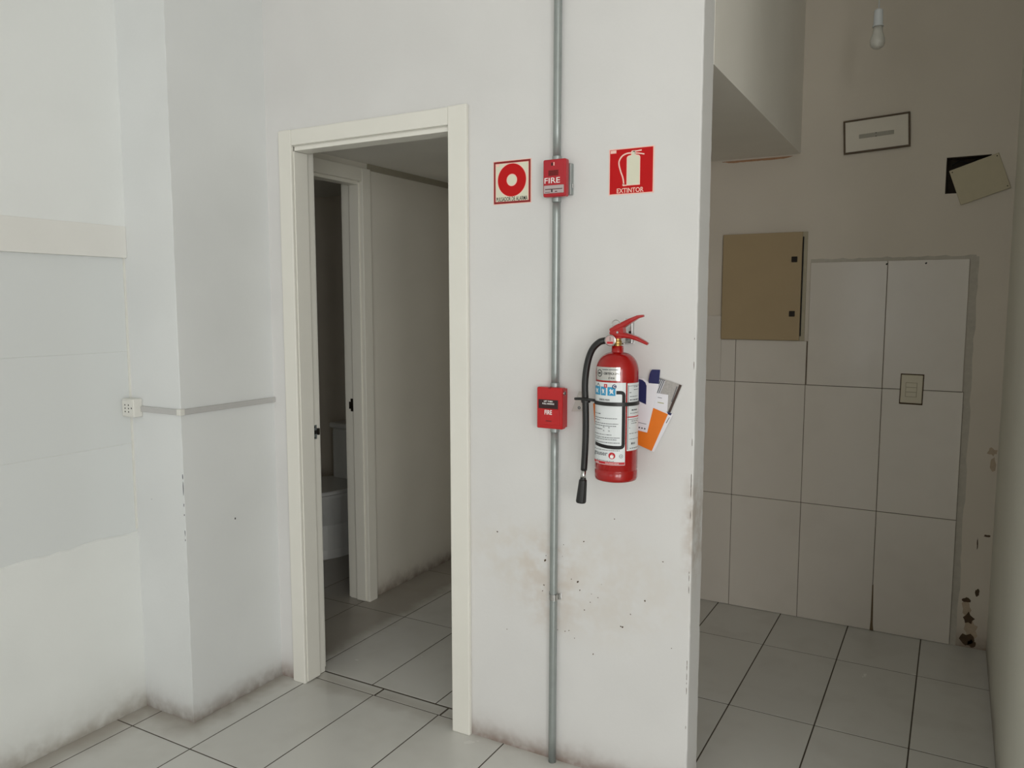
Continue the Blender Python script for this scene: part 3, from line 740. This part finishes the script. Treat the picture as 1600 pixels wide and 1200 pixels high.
# ---- fire extinguisher
EX, EY, EZ, ER = -0.8535, 2.150, 0.987, 0.0622
ex = thing('fire_extinguisher', 'red dry powder fire extinguisher with white label hanging on the partition', 'fire extinguisher', (EX, EY, EZ))
VA = math.atan2(0.8535, 2.15)                        # bearing of the label centre line
bm = bmesh.new()
pr = [(0, 0.006), (0.040, 0.004), (0.052, 0.0), (0.0600, 0.003), (ER, 0.010), (ER, 0.030), (ER - 0.0015, 0.032), (ER - 0.0015, 0.0345), (ER, 0.0365), (ER, 0.318)]
for i in range(1, 11):
    a = math.pi / 2 * i / 10; pr.append((0.018 + (ER - 0.018) * math.cos(a), 0.318 + 0.056 * math.sin(a)))
pr += [(0.0175, 0.376), (0.0172, 0.392), (0.0140, 0.393), (0, 0.393)]
lathe(bm, pr, 64); link('cylinder', bm, 'ext_red', ex, smooth=True)
def wrap_pt(th, z, off=0.0): return ((ER + off) * math.sin(th), -(ER + off) * math.cos(th), z)
def phi(px): return math.asin(max(-1, min(1, (px - 963.5) / 33.5))) + VA      # photo column -> bearing on the drum
def zpx(py): return 1.5 - (py - 475) * 0.00182 - EZ
def band(name, t0, t1, z0, z1, off, mat, parent, thick=0.0002):
    bm = bmesh.new(); n = max(2, int(abs(t1 - t0) / R(5)) + 1); L = []
    for i in range(n + 1):
        th = t0 + (t1 - t0) * i / n
        L.append([bm.verts.new(wrap_pt(th, z, o_)) for z, o_ in ((z0, off), (z1, off), (z1, off - thick), (z0, off - thick))])
    for a, b in zip(L, L[1:]):
        for k in range(4): bm.faces.new((a[k], b[k], b[(k + 1) % 4], a[(k + 1) % 4]))
    bm.faces.new(L[0]); bm.faces.new(L[-1][::-1])
    return link(name, bm, mat, parent, smooth=False)
def wrap_text(name, s, h, th, z, off, mat, parent, width=None, bold=0.0):
    me = text_mesh(s, h / 0.70, bold, width, 0.00008)
    for v in me.vertices: v.co = Vector(wrap_pt(th + v.co.x / ER, z + v.co.y, off + v.co.z))
    return link_me(name, me, mat, parent)
lab = band('main_label', R(-100), phi(977), zpx(727.5), zpx(597), 0.0005, 'label_white', ex); tag(lab, 'white printed instruction label')
lab2 = band('inspection_label', phi(979.3), R(118), zpx(705), zpx(598), 0.0005, 'label_white', ex); tag(lab2, 'white inspection record label')
pl = band('certificate_plate', phi(932), phi(968), zpx(594), zpx(573), 0.0007, 'label_metal', ex); tag(pl, 'silver foil certificate sticker')
o1 = 0.0009
wrap_text('lettering', 'CERTIFICA UNIT', 0.0062, (phi(945) + phi(967)) / 2, zpx(583), o1, 'black', pl, width=(phi(966) - phi(941)) * ER, bold=0.0002)
wrap_text('lettering', 'Nº 102 041', 0.0050, phi(955), zpx(590), o1, 'black', pl, width=0.018, bold=0.0002)
for a, b in ((941, 950), (951, 966)): band('print_line', phi(a), phi(b), zpx(577.4), zpx(576.2), o1, 'label_grey', pl)
def wring(name, thc, zc, r0, r1, off, mat, parent, n=28):
    bm = bmesh.new(); A = []
    for i in range(n):
        a = 2 * math.pi * i / n
        A.append((bm.verts.new(wrap_pt(thc + r0 * math.cos(a) / ER, zc + r0 * math.sin(a), off)), bm.verts.new(wrap_pt(thc + r1 * math.cos(a) / ER, zc + r1 * math.sin(a), off))))
    for i in range(n): bm.faces.new((A[i][0], A[i][1], A[(i + 1) % n][1], A[(i + 1) % n][0]))
    return link(name, bm, mat, parent)
wring('round_emblem', phi(937), zpx(583), 0.0085, 0.0105, o1, 'black', pl)
wrap_text('emblem_letters', 'UNIT', 0.0045, phi(937), zpx(583), o1, 'black', pl, width=0.011, bold=0.0003)
# pictograms, heading
ic = []
for a, b, c in ((930.5, 938.3, 'A'), (939.3, 946.7, 'B'), (949.3, 961.3, 'C')):
    q = band('fire_class_icon', phi(a), phi(b), zpx(617.5), zpx(604), o1, 'label_blue', lab)
    m_ = (phi(a) + phi(b)) / 2; hw = (phi(b) - phi(a)) / 2
    bm = bmesh.new(); pts = [(-0.55, 609), (-0.2, 606.5), (0.1, 609), (0.5, 607), (0.35, 612), (0.6, 615.5), (0.0, 613), (-0.5, 616), (-0.3, 612)]
    bm.faces.new([bm.verts.new(wrap_pt(m_ + u * hw, zpx(v), o1 + 0.0002)) for u, v in pts]); link('icon_figure', bm, 'label_white', q)
bm = bmesh.new(); bm.faces.new([bm.verts.new(wrap_pt(phi(u), zpx(v), o1)) for u, v in ((932.5, 604), (935.2, 598), (938, 604))]); link('class_a_mark', bm, 'label_grey', lab)
q = band('class_b_mark', phi(944), phi(948.6), zpx(605.2), zpx(599.6), o1 + 0.0001, 'label_red', lab); wrap_text('lettering', 'B', 0.0055, phi(946.3), zpx(602.4), o1 + 0.0003, 'white', q)
q = wring('class_c_mark', phi(959.5), zpx(603), 0.0, 0.0062, o1 + 0.0003, 'label_navy', lab); wrap_text('lettering', 'C', 0.0070, phi(959.5), zpx(603), o1 + 0.0005, 'white', q, bold=0.0003)
wrap_text('lettering', 'EXTINTOR A POLVO', 0.0052, phi(944), zpx(624.5), o1, 'black', lab, width=0.036, bold=0.0001)
# thick black outline with rounded corners
bm = bmesh.new()
path = [(962.5, 612.3), (966, 612.3), (969, 612.3), (971.6, 612.8), (973.4, 614.5), (974.0, 617), (974.0, 640), (974.0, 680), (974.0, 694), (973.4, 697), (971.6, 698.8), (968, 699.3), (960, 699.3), (950, 698.8), (942, 698.0), (936, 697), (931.5, 696)]
Q = [(phi(u) * ER, zpx(v)) for u, v in path]; A = []
Q2 = []
for a, b in zip(Q, Q[1:]):
    n = max(1, int(abs(b[0] - a[0]) / 0.002))
    Q2 += [(a[0] + (b[0] - a[0]) * k / n, a[1] + (b[1] - a[1]) * k / n) for k in range(n)]
Q = Q2 + [Q[-1]]
for i, q in enumerate(Q):
    a, b = Q[max(i - 1, 0)], Q[min(i + 1, len(Q) - 1)]; d = Vector((b[0] - a[0], b[1] - a[1])).normalized(); nx, nz = -d.y * 0.0050, d.x * 0.0050
    A.append((bm.verts.new(wrap_pt((q[0] + nx) / ER, q[1] + nz, o1)), bm.verts.new(wrap_pt((q[0] - nx) / ER, q[1] - nz, o1))))
for a, b in zip(A, A[1:]): bm.faces.new((a[0], a[1], b[1], b[0]))
link('black_outline', bm, 'black', lab)
# rows of small print
bm = bmesh.new(); rj = random.Random(2)
def print_row(px0, px1, py, hgt, off=o1):
    x = px0
    while x < px1 - 0.8:
        l = rj.uniform(0.8, 3.2); e = min(px1, x + l)
        t0, t1 = phi(x), phi(e)
        bm.faces.new([bm.verts.new(wrap_pt(a, zpx(b), off)) for a, b in ((t0, py + hgt), (t1, py + hgt), (t1, py), (t0, py))])
        x = e + rj.uniform(0.4, 0.9)
for (a, b, y, hg) in ((931, 939, 646.5, 1.4), (931, 964, 653, 1.1), (931, 938, 656.5, 1.2), (931, 966, 661.5, 1.1), (931, 964, 665, 1.1), (931, 942, 670.5, 1.3), (931, 956, 679, 1.1), (931, 969, 683.5, 1.1), (931, 965, 686.5, 1.1), (931, 969, 691.5, 1.1), (931, 969, 703.6, 1.1), (934, 961, 721, 0.9)):
    print_row(a, b, y, hg)
tag(link('small_print', bm, 'label_grey', lab), kind='stuff')
for (a, y) in ((944, 668), (952, 668), (944, 673.5), (952, 673.5)): wrap_text('lettering', '70', 0.0040, phi(a), zpx(y), o1, 'label_grey', lab)
wrap_text('brand_lettering', 'grauser', 0.0125, phi(950.5) - 0.030 / ER, zpx(711.8), o1, 'label_grey', lab, width=0.060, bold=0.0002)
q = wring('flame_disc', phi(957), zpx(712.5), 0.0, 0.0098, o1, 'label_red', lab)
bm = bmesh.new(); bm.faces.new([bm.verts.new(wrap_pt(phi(957) + u / ER, zpx(712.5) + v, o1 + 0.0003)) for u, v in ((-0.0035, -0.0075), (0.003, -0.0075), (0.0055, -0.002), (0.0035, 0.003), (0.0015, -0.001), (0.0008, 0.0055), (-0.0022, 0.001), (-0.0035, 0.003), (-0.0055, -0.003))]); link('flame', bm, 'white', q)
wring('approval_seal', phi(971), zpx(713), 0.0045, 0.0055, o1, 'label_grey', lab); wrap_text('lettering', 'UL', 0.0045, phi(971), zpx(713), o1, 'label_grey', lab)
q = band('red_footer', R(-100), phi(976.5), zpx(726.7), zpx(722.6), o1, 'label_red', lab)
wrap_text('lettering', 'www.grauser.com.uy', 0.0032, phi(957), zpx(725.1), o1 + 0.0002, 'white', q, width=0.040, bold=0.0001)
wrap_text('lettering', '2208 4410', 0.0032, phi(935), zpx(725.1), o1 + 0.0002, 'white', q, width=0.015, bold=0.0001)
# inspection label: ruled boxes
def rule(a, b, y, mat='label_grey', hg=0.7): band('rule', phi(a), phi(b), zpx(y + hg), zpx(y), o1, mat, lab2)
rule(980.5, 996.5, 602, 'label_grey', 0.6); rule(979.5, 996.6, 650.5, 'label_red', 1.6); rule(980.5, 996.5, 655, 'label_grey', 0.6)
band('rule', phi(980.2), phi(981.0), zpx(703), zpx(601), o1, 'label_grey', lab2)
bm = bmesh.new()
for (a, b, y, hg) in ((989, 996, 603.5, 1.0), (989, 996, 608, 1.0), (982.5, 985, 612, 1.4), (983, 996, 618.5, 1.0), (983, 996, 623.5, 1.6), (986, 994, 639.5, 2.0), (984, 996, 645, 1.0), (986, 995, 657.5, 1.0), (986, 995, 661, 1.0), (983, 985, 668, 1.4), (983, 996, 677, 1.0), (983, 996, 686, 0.8), (986, 993, 692, 3.2), (984, 996, 700.5, 1.2)):
    print_row(a, b, y, hg)
tag(link('small_print', bm, 'label_grey', lab2), kind='stuff')
# strap round the drum, with its free end on the left
st = band('strap', R(-180), R(180), zpx(633.7), zpx(627.9), 0.0032, 'rubber', ex, 0.003); tag(st, 'black rubber retaining strap')
L0 = Vector(wrap_pt(R(-78), zpx(630), 0.001))
bm = bmesh.new(); tube(bm, spline([L0, L0 + Vector((-0.018, -0.010, 0.003)), L0 + Vector((-0.040, -0.012, 0.004)), L0 + Vector((-0.064, -0.004, 0.002))], 4), 0.0042, 8); link('strap_end', bm, 'rubber', st, smooth=True)
bm = bmesh.new(); lathe(bm, [(0.0125, -0.006), (0.0138, -0.006), (0.0138, 0.006), (0.0125, 0.006)], 18); link('hose_loop', bm, 'rubber', st, loc=(-0.0935, -0.012, zpx(631)))
# valve, gauge, levers
bm = bmesh.new(); lathe(bm, [(0, 0.390), (0.0115, 0.390), (0.0115, 0.398), (0.0125, 0.400), (0.0125, 0.406), (0.0105, 0.408), (0.0105, 0.424), (0, 0.424)], 24); link('valve_body', bm, 'brass', ex, smooth=False)
bm = bmesh.new(); tube(bm, [(-0.006, -0.002, 0.410), (-0.040, -0.006, 0.408)], [0.008, 0.0085], 14); vo = link('hose_outlet', bm, 'steel', ex, smooth=True)
gd = Vector((0.10, -1.0, -0.02)).normalized(); mt = Matrix.Translation((-0.014, -0.018, 0.409)) @ gd.to_track_quat('Z', 'Y').to_matrix().to_4x4()
bm = bmesh.new(); lathe(bm, [(0, -0.006), (0.0150, -0.006), (0.0165, -0.003), (0.0165, 0.007), (0.0145, 0.008), (0.0138, 0.0065)], 32, mt); gg = link('pressure_gauge', bm, 'steel', ex, smooth=False)
bm = bmesh.new(); lathe(bm, [(0, 0.0066), (0.0138, 0.0066), (0.0138, 0.0070), (0, 0.0072)], 32, mt); link('gauge_face', bm, 'gauge_glass', gg)
bm = bmesh.new(); bbox(bm, -0.0006, 0.0006, -0.001, 0.010, 0.0073, 0.0077); bmesh.ops.transform(bm, matrix=mt, verts=bm.verts); link('gauge_needle', bm, 'black', gg)
bm = bmesh.new(); bbox(bm, -0.009, 0.009, -0.003, 0.003, 0.0073, 0.0075); bmesh.ops.transform(bm, matrix=mt @ Matrix.Translation((0, -0.0065, 0)), verts=bm.verts); link('gauge_scale', bm, 'label_red', gg)
def lever(name, cl, hgt, dep, mat):
    """bar swept along points (x, z) with height and depth per point"""
    bm = bmesh.new(); L = []
    for i, (x, z) in enumerate(cl):
        a, b = cl[max(i - 1, 0)], cl[min(i + 1, len(cl) - 1)]; d = Vector((b[0] - a[0], b[1] - a[1])).normalized(); nx, nz = -d.y * hgt[i] / 2, d.x * hgt[i] / 2
        w2 = dep[i] / 2; c = 0.75
        L.append([bm.verts.new(v) for v in ((x + nx, -w2 * c, z + nz), (x + nx, w2 * c, z + nz), (x + nx * c * 0.6, w2, z + nz * c * 0.6), (x - nx * c * 0.6, w2, z - nz * c * 0.6), (x - nx, w2 * c, z - nz), (x - nx, -w2 * c, z - nz), (x - nx * c * 0.6, -w2, z - nz * c * 0.6), (x + nx * c * 0.6, -w2, z + nz * c * 0.6))])
    for a, b in zip(L, L[1:]):
        for k in range(8): bm.faces.new((a[k], b[k], b[(k + 1) % 8], a[(k + 1) % 8]))
    bm.faces.new(L[0][::-1]); bm.faces.new(L[-1])
    return link(name, bm, mat, ex)
V0 = -0.003
bm = bmesh.new()
prism('valve_head', [(-0.022, 0.430), (-0.014, 0.441), (0.010, 0.452), (0.020, 0.448), (0.022, 0.426), (0.012, 0.414), (-0.012, 0.414)], -0.0115, 0.0115, 'lever_red', ex)
bm.free()
lever('squeeze_lever', [(-0.020, 0.436), (0.000, 0.445), (0.020, 0.455), (0.042, 0.467), (0.062, 0.477), (0.078, 0.480)], [0.012, 0.017, 0.016, 0.013, 0.009, 0.006], [0.024, 0.026, 0.025, 0.022, 0.018, 0.012], 'lever_red')
lever('carry_handle', [(0.000, 0.426), (0.020, 0.424), (0.040, 0.421), (0.060, 0.415), (0.078, 0.407), (0.092, 0.400)], [0.020, 0.015, 0.012, 0.011, 0.009, 0.007], [0.026, 0.026, 0.024, 0.022, 0.018, 0.012], 'lever_red')
bm = bmesh.new(); tube(bm, [(0.004, -0.0135, 0.432), (0.004, 0.0135, 0.432)], 0.0034, 10); link('pivot_pin', bm, 'steel', ex)
bm = bmesh.new(); tube(bm, [(-0.002 + 0.0125 * math.cos(2 * math.pi * i / 20), -0.010, 0.455 + 0.0125 * math.sin(2 * math.pi * i / 20)) for i in range(21)], 0.0010, 6, False); link('safety_pin_ring', bm, 'steel', ex, smooth=True)
# hose and horn
def hp(x, z, y=-0.012): return (x - EX, y, z - EZ)
hpts = [(-0.034 , -0.006, 0.408)] + [hp(-0.906, 1.389), hp(-0.928, 1.366, -0.013), hp(-0.942, 1.325, -0.014), hp(-0.949, 1.266, -0.014), hp(-0.947, 1.20, -0.013), hp(-0.946, 1.13), hp(-0.948, 1.06), hp(-0.951, 1.006)]
bm = bmesh.new(); tube(bm, spline(hpts, 7), 0.0098, 16); hs = link('hose', bm, 'rubber', ex, smooth=True); tag(hs, 'black rubber hose')
bm = bmesh.new(); tube(bm, [hp(-0.951, 1.010), hp(-0.9525, 0.990), hp(-0.953, 0.984)], [0.0078, 0.0074, 0.0085], 16); link('ferrule', bm, 'steel', hs, smooth=True)
bm = bmesh.new(); tube(bm, [hp(-0.953, 0.986), hp(-0.9532, 0.978), hp(-0.9535, 0.975), hp(-0.9545, 0.962), hp(-0.958, 0.925), hp(-0.9595, 0.910), hp(-0.9598, 0.906)], [0.0078, 0.0090, 0.0118, 0.0128, 0.0148, 0.0155, 0.0140], 20); link('discharge_horn', bm, 'rubber', hs, smooth=False)

# ---- steel hook on the wall that carries it
t = thing('wall_hook', 'bright steel hanging bracket behind the extinguisher levers', 'bracket', (-0.850, YW, 1.383))
box('back_plate', (-0.012, 0.016, -0.003, 0, 0, 0.074), 'steel', t, bev=0.001)
box('side_flange', (0.0125, 0.016, -0.020, -0.003, 0.002, 0.070), 'steel', t, bev=0.0008)
box('hook_arm', (-0.008, 0.010, -0.068, -0.003, 0.000, 0.004), 'steel', t, bev=0.0008)
box('screw_head', (-0.001, 0.006, -0.0045, -0.003, 0.058, 0.065), 'bronze', t, bev=0.0006); box('screw_head', (-0.001, 0.006, -0.0045, -0.003, 0.030, 0.037), 'bronze', t, bev=0.0006)

# ---- papers tucked behind the extinguisher
def sheet(name, pts, yb, yf, mat, label, cat, bend=0.0, parent=None, sub=6):
    """thin sheet in the plane of the wall, bowed slightly away from it"""
    cxm = sum(p[0] for p in pts) / len(pts); czm = min(p[1] for p in pts)
    o = prism(name, [(x - cxm, z - czm) for x, z in pts], yf - yb, 0, mat, None, (cxm, yb, czm))
    return tag(o, label, cat), (cxm, yb, czm)
def printed(parent, org, name, pts, yf, mat): return prism(name, [(x - org[0], z - org[2]) for x, z in pts], yf - org[1] - 0.00025, yf - org[1], mat, parent)
s1, og = sheet('photo_leaflet', [(-0.759, 1.287), (-0.685, 1.266), (-0.718, 1.182), (-0.790, 1.203)], 2.2325, 2.2318, 'paper_grey', 'leaflet with grey photos and a dark edge, outermost right of the extinguisher', 'leaflet')
printed(s1, og, 'dark_margin', [(-0.693, 1.268), (-0.686, 1.2655), (-0.7185, 1.1835), (-0.7255, 1.1855)], 2.2318, 'paper_brown')
printed(s1, og, 'print_block', [(-0.757, 1.284), (-0.735, 1.278), (-0.752, 1.232), (-0.774, 1.238)], 2.2318, 'label_grey')
for k in range(4): printed(s1, og, 'print_line', [(-0.752 + 0.005 * k, 1.280 - 0.001 * k), (-0.7505 + 0.005 * k, 1.2795 - 0.001 * k), (-0.766 + 0.005 * k, 1.240 - 0.001 * k), (-0.768 + 0.005 * k, 1.2405 - 0.001 * k)], 2.2316, 'paper')
printed(s1, og, 'print_line', [(-0.701, 1.262), (-0.6985, 1.261), (-0.714, 1.215), (-0.7165, 1.216)], 2.2318, 'label_grey')
s2, og = sheet('paper_card', [(-0.770, 1.240), (-0.725, 1.236), (-0.727, 1.186), (-0.790, 1.190)], 2.2305, 2.2298, 'paper', 'small pale card between the orange and the photo leaflet', 'card')
printed(s2, og, 'print_line', [(-0.757, 1.2275), (-0.744, 1.226), (-0.744, 1.2245), (-0.757, 1.226)], 2.2298, 'label_grey')
printed(s2, og, 'print_line', [(-0.757, 1.213), (-0.738, 1.211), (-0.738, 1.209), (-0.757, 1.211)], 2.2298, plain('olive_print', (150, 150, 70), 0.5))
s3, og = sheet('orange_leaflet', [(-0.962, 1.195), (-0.950, 1.208), (-0.775, 1.198), (-0.709, 1.180), (-0.765, 1.063), (-0.822, 1.083), (-0.955, 1.128)], 2.2285, 2.2278, 'paper', 'orange leaflet with a white edge, lowest behind the extinguisher', 'leaflet')
printed(s3, og, 'orange_field', [(-0.962, 1.195), (-0.950, 1.207), (-0.775, 1.197), (-0.724, 1.179), (-0.7715, 1.0655), (-0.822, 1.083), (-0.955, 1.128)], 2.2278, 'paper_orange')
printed(s3, og, 'navy_corner', [(-0.727, 1.1865), (-0.712, 1.182), (-0.716, 1.176), (-0.724, 1.179)], 2.2274, 'paper_navy')
printed(s3, og, 'print_line', [(-0.7205, 1.170), (-0.7185, 1.170), (-0.728, 1.152), (-0.730, 1.153)], 2.2278, 'label_grey')
s4, og = sheet('navy_leaflet', [(-0.865, 1.279), (-0.800, 1.281), (-0.783, 1.270), (-0.777, 1.304), (-0.7745, 1.309), (-0.749, 1.309), (-0.752, 1.267), (-0.786, 1.120), (-0.860, 1.132)], 2.2255, 2.2248, 'paper', 'white leaflet with rounded navy shapes, right behind the extinguisher drum', 'leaflet')
nv = [(-0.784, 1.268)] + [(-0.784 + 0.012 * (1 - math.cos(a)), 1.268 + 0.041 * math.sin(a)) for a in (0.3, 0.7, 1.1, 1.45)] + [(-0.749, 1.309), (-0.752, 1.267)]
printed(s4, og, 'navy_shape', nv, 2.2248, 'paper_navy')
nv = [(-0.865, 1.278), (-0.815, 1.279)] + [(-0.815 + 0.025 * math.sin(a), 1.258 + 0.021 * math.cos(a)) for a in (0.5, 1.0, 1.5)] + [(-0.7905, 1.204), (-0.815, 1.213), (-0.865, 1.213)]
printed(s4, og, 'navy_shape', nv, 2.2248, 'paper_navy')
for k in range(3):
    bm = bmesh.new(); o = ring_xz('print_dot', 0, 0.0026, -0.0003, 0, 'label_grey', s4, (-0.8105 + 0.0085 * k - og[0], 2.2248 - og[1], 1.1335 - 0.0012 * k - og[2]), 12); bm.free()
printed(s4, og, 'print_line', [(-0.818, 1.150), (-0.789, 1.146), (-0.789, 1.1445), (-0.818, 1.1485)], 2.2248, 'label_grey')
s5, og = sheet('plastic_tag', [(-1.009, 1.232), (-0.985, 1.226), (-0.985, 1.172), (-1.034, 1.167)], 2.2275, 2.2265, 'cardplastic', 'pale plastic tag poking out left of the extinguisher hose', 'tag')
ring_xz('eyelet', 0.0016, 0.0050, -0.0015, -0.0009, 'label_grey', s5, (-1.008 - og[0], 0, 1.180 - og[2]), 16)

# ---- electrical panel
t = thing('distribution_board', 'beige metal distribution board with two dark locks on the alcove wall', 'fuse box', (-0.808, YB, 1.329))
box('enclosure', (-0.190, 0.192, -0.012, 0, 0, 0.503), 'panel_side', t, bev=0.001)
dr = box('door', (-0.191, 0.172, -0.026, -0.0135, 0.002, 0.502), 'panel', t, bev=0.002)
box('door_gap', (0.1725, 0.1775, -0.0175, -0.0121, 0.022, 0.480), 'dark', t)
for lx, lz in ((0.140, 0.377), (0.137, 0.126)):
    k_ = box('lock', (lx - 0.013, lx + 0.013, -0.030, -0.0258, lz - 0.013, lz + 0.013), 'bronze', dr, bev=0.002)
    box('keyway', (lx - 0.002, lx + 0.002, -0.0304, -0.0298, lz - 0.006, lz + 0.006), 'dark', k_)

# ---- framed cover plate
t = thing('cover_plate', 'white rectangular plate with thin brown frame high on the back wall', 'cover plate', (-0.3465, YB, 2.2425), rot=(0, R(-2.8), 0))
box('panel', (-0.126, 0.126, -0.010, 0, -0.066, 0.066), 'frame_panel', t)
f = 0.0062
for b in ((-0.1330, 0.1330, -0.014, 0, -0.0730, -0.0655), (-0.1330, 0.1330, -0.014, 0, 0.0655, 0.0730), (-0.1330, -0.1255, -0.014, 0, -0.0653, 0.0653), (0.1255, 0.1330, -0.014, 0, -0.0653, 0.0653)):
    box('frame_strip', b, 'frame_brown', t, bev=0.0012)
o = box('grey_mark', (-0.070, 0.070, -0.0106, -0.0099, -0.012, 0.006), plain('grey_adhesive_mark', (168, 164, 152), 0.8), t)
for z in (-0.010, 0.004): box('screw_hole', (-0.0035, 0.001, -0.0110, -0.0104, z - 0.0015, z + 0.0015), 'dark', t)

# ---- open junction box with loose cover
t = thing('junction_box', 'open junction box with a crooked cream cover hanging at the right', 'junction box', ((JB[0] + JB[1]) / 2, YB, JB[2]))
w2 = (JB[1] - JB[0]) / 2 - 0.0005; h2 = JB[3] - JB[2]
bm = bmesh.new()
for b in ((-w2, w2, 0.060, 0.064, 0.0005, h2 - 0.0005), (-w2, -w2 + 0.003, 0.004, 0.060, 0.0005, h2 - 0.0005), (w2 - 0.003, w2, 0.004, 0.060, 0.0005, h2 - 0.0005), (-w2 + 0.003, w2 - 0.003, 0.004, 0.060, 0.0005, 0.0035), (-w2 + 0.003, w2 - 0.003, 0.004, 0.060, h2 - 0.0035, h2 - 0.0005)): bbox(bm, *b)
link('recess_box', bm, 'recess', t)
bm = bmesh.new(); tube(bm, spline([(-0.06, 0.03, 0.12), (-0.03, 0.02, 0.135), (0.0, 0.03, 0.125), (0.03, 0.04, 0.14)], 5), 0.003, 8); link('wire', bm, 'dark', t, smooth=True)
bm = bmesh.new(); bbox(bm, -0.0935, 0.0935, -0.005, 0, -0.077, 0.077, bev=0.002)
cv = link('cover', bm, 'plate', t, (0.0545 - 0.012, -0.003, 2.0175 - JB[2])); cv.rotation_euler = (R(-2), R(-19), 0); tag(cv, 'crooked cream cover plate')
for x, z in ((-0.084, 0.066), (0.084, 0.066), (0.084, -0.066)): box('screw_hole', (x - 0.002, x + 0.002, -0.0055, -0.0049, z - 0.002, z + 0.002), 'dark', cv)

# ---- light switch
t = thing('light_switch', 'ivory wall switch plate let into the alcove tiles', 'light switch', (-0.159, YB - 0.0085, 1.063), rot=(0, R(0.8), 0))
boxes('plaster_gap', [(-0.0465, 0.0465, -0.0008, 0, -0.004, 0.1315)], 'grime', t)
p_ = box('plate', (-0.0425, 0.0425, -0.009, -0.0009, 0.003, 0.127), 'switch', t, bev=0.003, seg=3)
box('module_frame', (-0.024, 0.022, -0.0100, -0.0091, 0.030, 0.094), 'panel_side', p_, bev=0.0005)
for k in range(3): box('rocker', (-0.022, 0.020, -0.0125, -0.0101, 0.032 + 0.0208 * k, 0.0512 + 0.0208 * k), 'switch', p_, bev=0.001)

# ---- bare bulb on its cable
BX, BY = -0.305, 3.30
t = thing('pendant_bulb', 'bare white bulb in a white holder hanging in the alcove', 'light bulb', (BX, BY, 2.435))
bm = bmesh.new(); tube(bm, [(0, 0, 0.138), (0, 0, HC - 2.435)], 0.0018, 8); link('cable', bm, 'socket_white', t, smooth=True)
bm = bmesh.new(); lathe(bm, [(0, 0.143), (0.010, 0.142), (0.0155, 0.137), (0.0165, 0.085), (0.0190, 0.084), (0.0190, 0.080), (0, 0.080)], 24); link('lamp_holder', bm, 'socket_white', t, smooth=False)
bm = bmesh.new(); lathe(bm, [(0, 0.0), (0.012, 0.002), (0.021, 0.009), (0.0255, 0.020), (0.0255, 0.032), (0.0215, 0.048), (0.0175, 0.060), (0.0165, 0.0795), (0, 0.0795)], 28); link('glass_bulb', bm, 'bulb_white', t, smooth=True)

# ---- toilet in the dark room
TX = -3.25
t = thing('toilet', 'white close-coupled toilet in the dark room beyond the inner door', 'toilet', (TX, 3.62, 0))
bm = bmesh.new()
def oval(z, rx, ry0, ry1, n=28):
    return [bm.verts.new((rx * math.sin(2 * math.pi * i / n), -(ry1 if math.cos(2 * math.pi * i / n) > 0 else ry0) * math.cos(2 * math.pi * i / n), z)) for i in range(n)]
rg = [oval(0.0, 0.125, 0.20, 0.24), oval(0.05, 0.12, 0.20, 0.22), oval(0.20, 0.125, 0.2, 0.22), oval(0.32, 0.165, 0.19, 0.32), oval(0.38, 0.185, 0.19, 0.37), oval(0.40, 0.188, 0.19, 0.38)]
for a, b in zip(rg, rg[1:]):
    for i in range(28): bm.faces.new((a[i], a[(i + 1) % 28], b[(i + 1) % 28], b[i]))
bm.faces.new(rg[0]); bm.faces.new(rg[-1])
link('bowl', bm, 'porcelain', t, smooth=False)
bm = bmesh.new(); rg = [oval(0.403, 0.190, 0.17, 0.385), oval(0.418, 0.192, 0.17, 0.388), oval(0.424, 0.186, 0.165, 0.38)]
for a, b in zip(rg, rg[1:]):
    for i in range(28): bm.faces.new((a[i], a[(i + 1) % 28], b[(i + 1) % 28], b[i]))
bm.faces.new(rg[0]); bm.faces.new(rg[-1]); link('seat_lid', bm, 'porcelain', t)
box('cistern', (-0.115, 0.245, 0.085, 0.262, 0.405, 0.735), 'porcelain', t, bev=0.018, seg=3)
cl_ = box('cistern_lid', (-0.125, 0.255, 0.075, 0.268, 0.736, 0.768), 'porcelain', t, bev=0.008)
bm = bmesh.new(); lathe(bm, [(0, 0.768), (0.02, 0.768), (0.02, 0.775), (0, 0.776)], 18, Matrix.Translation((0.06, 0.17, 0))); link('flush_button', bm, 'steel', cl_)
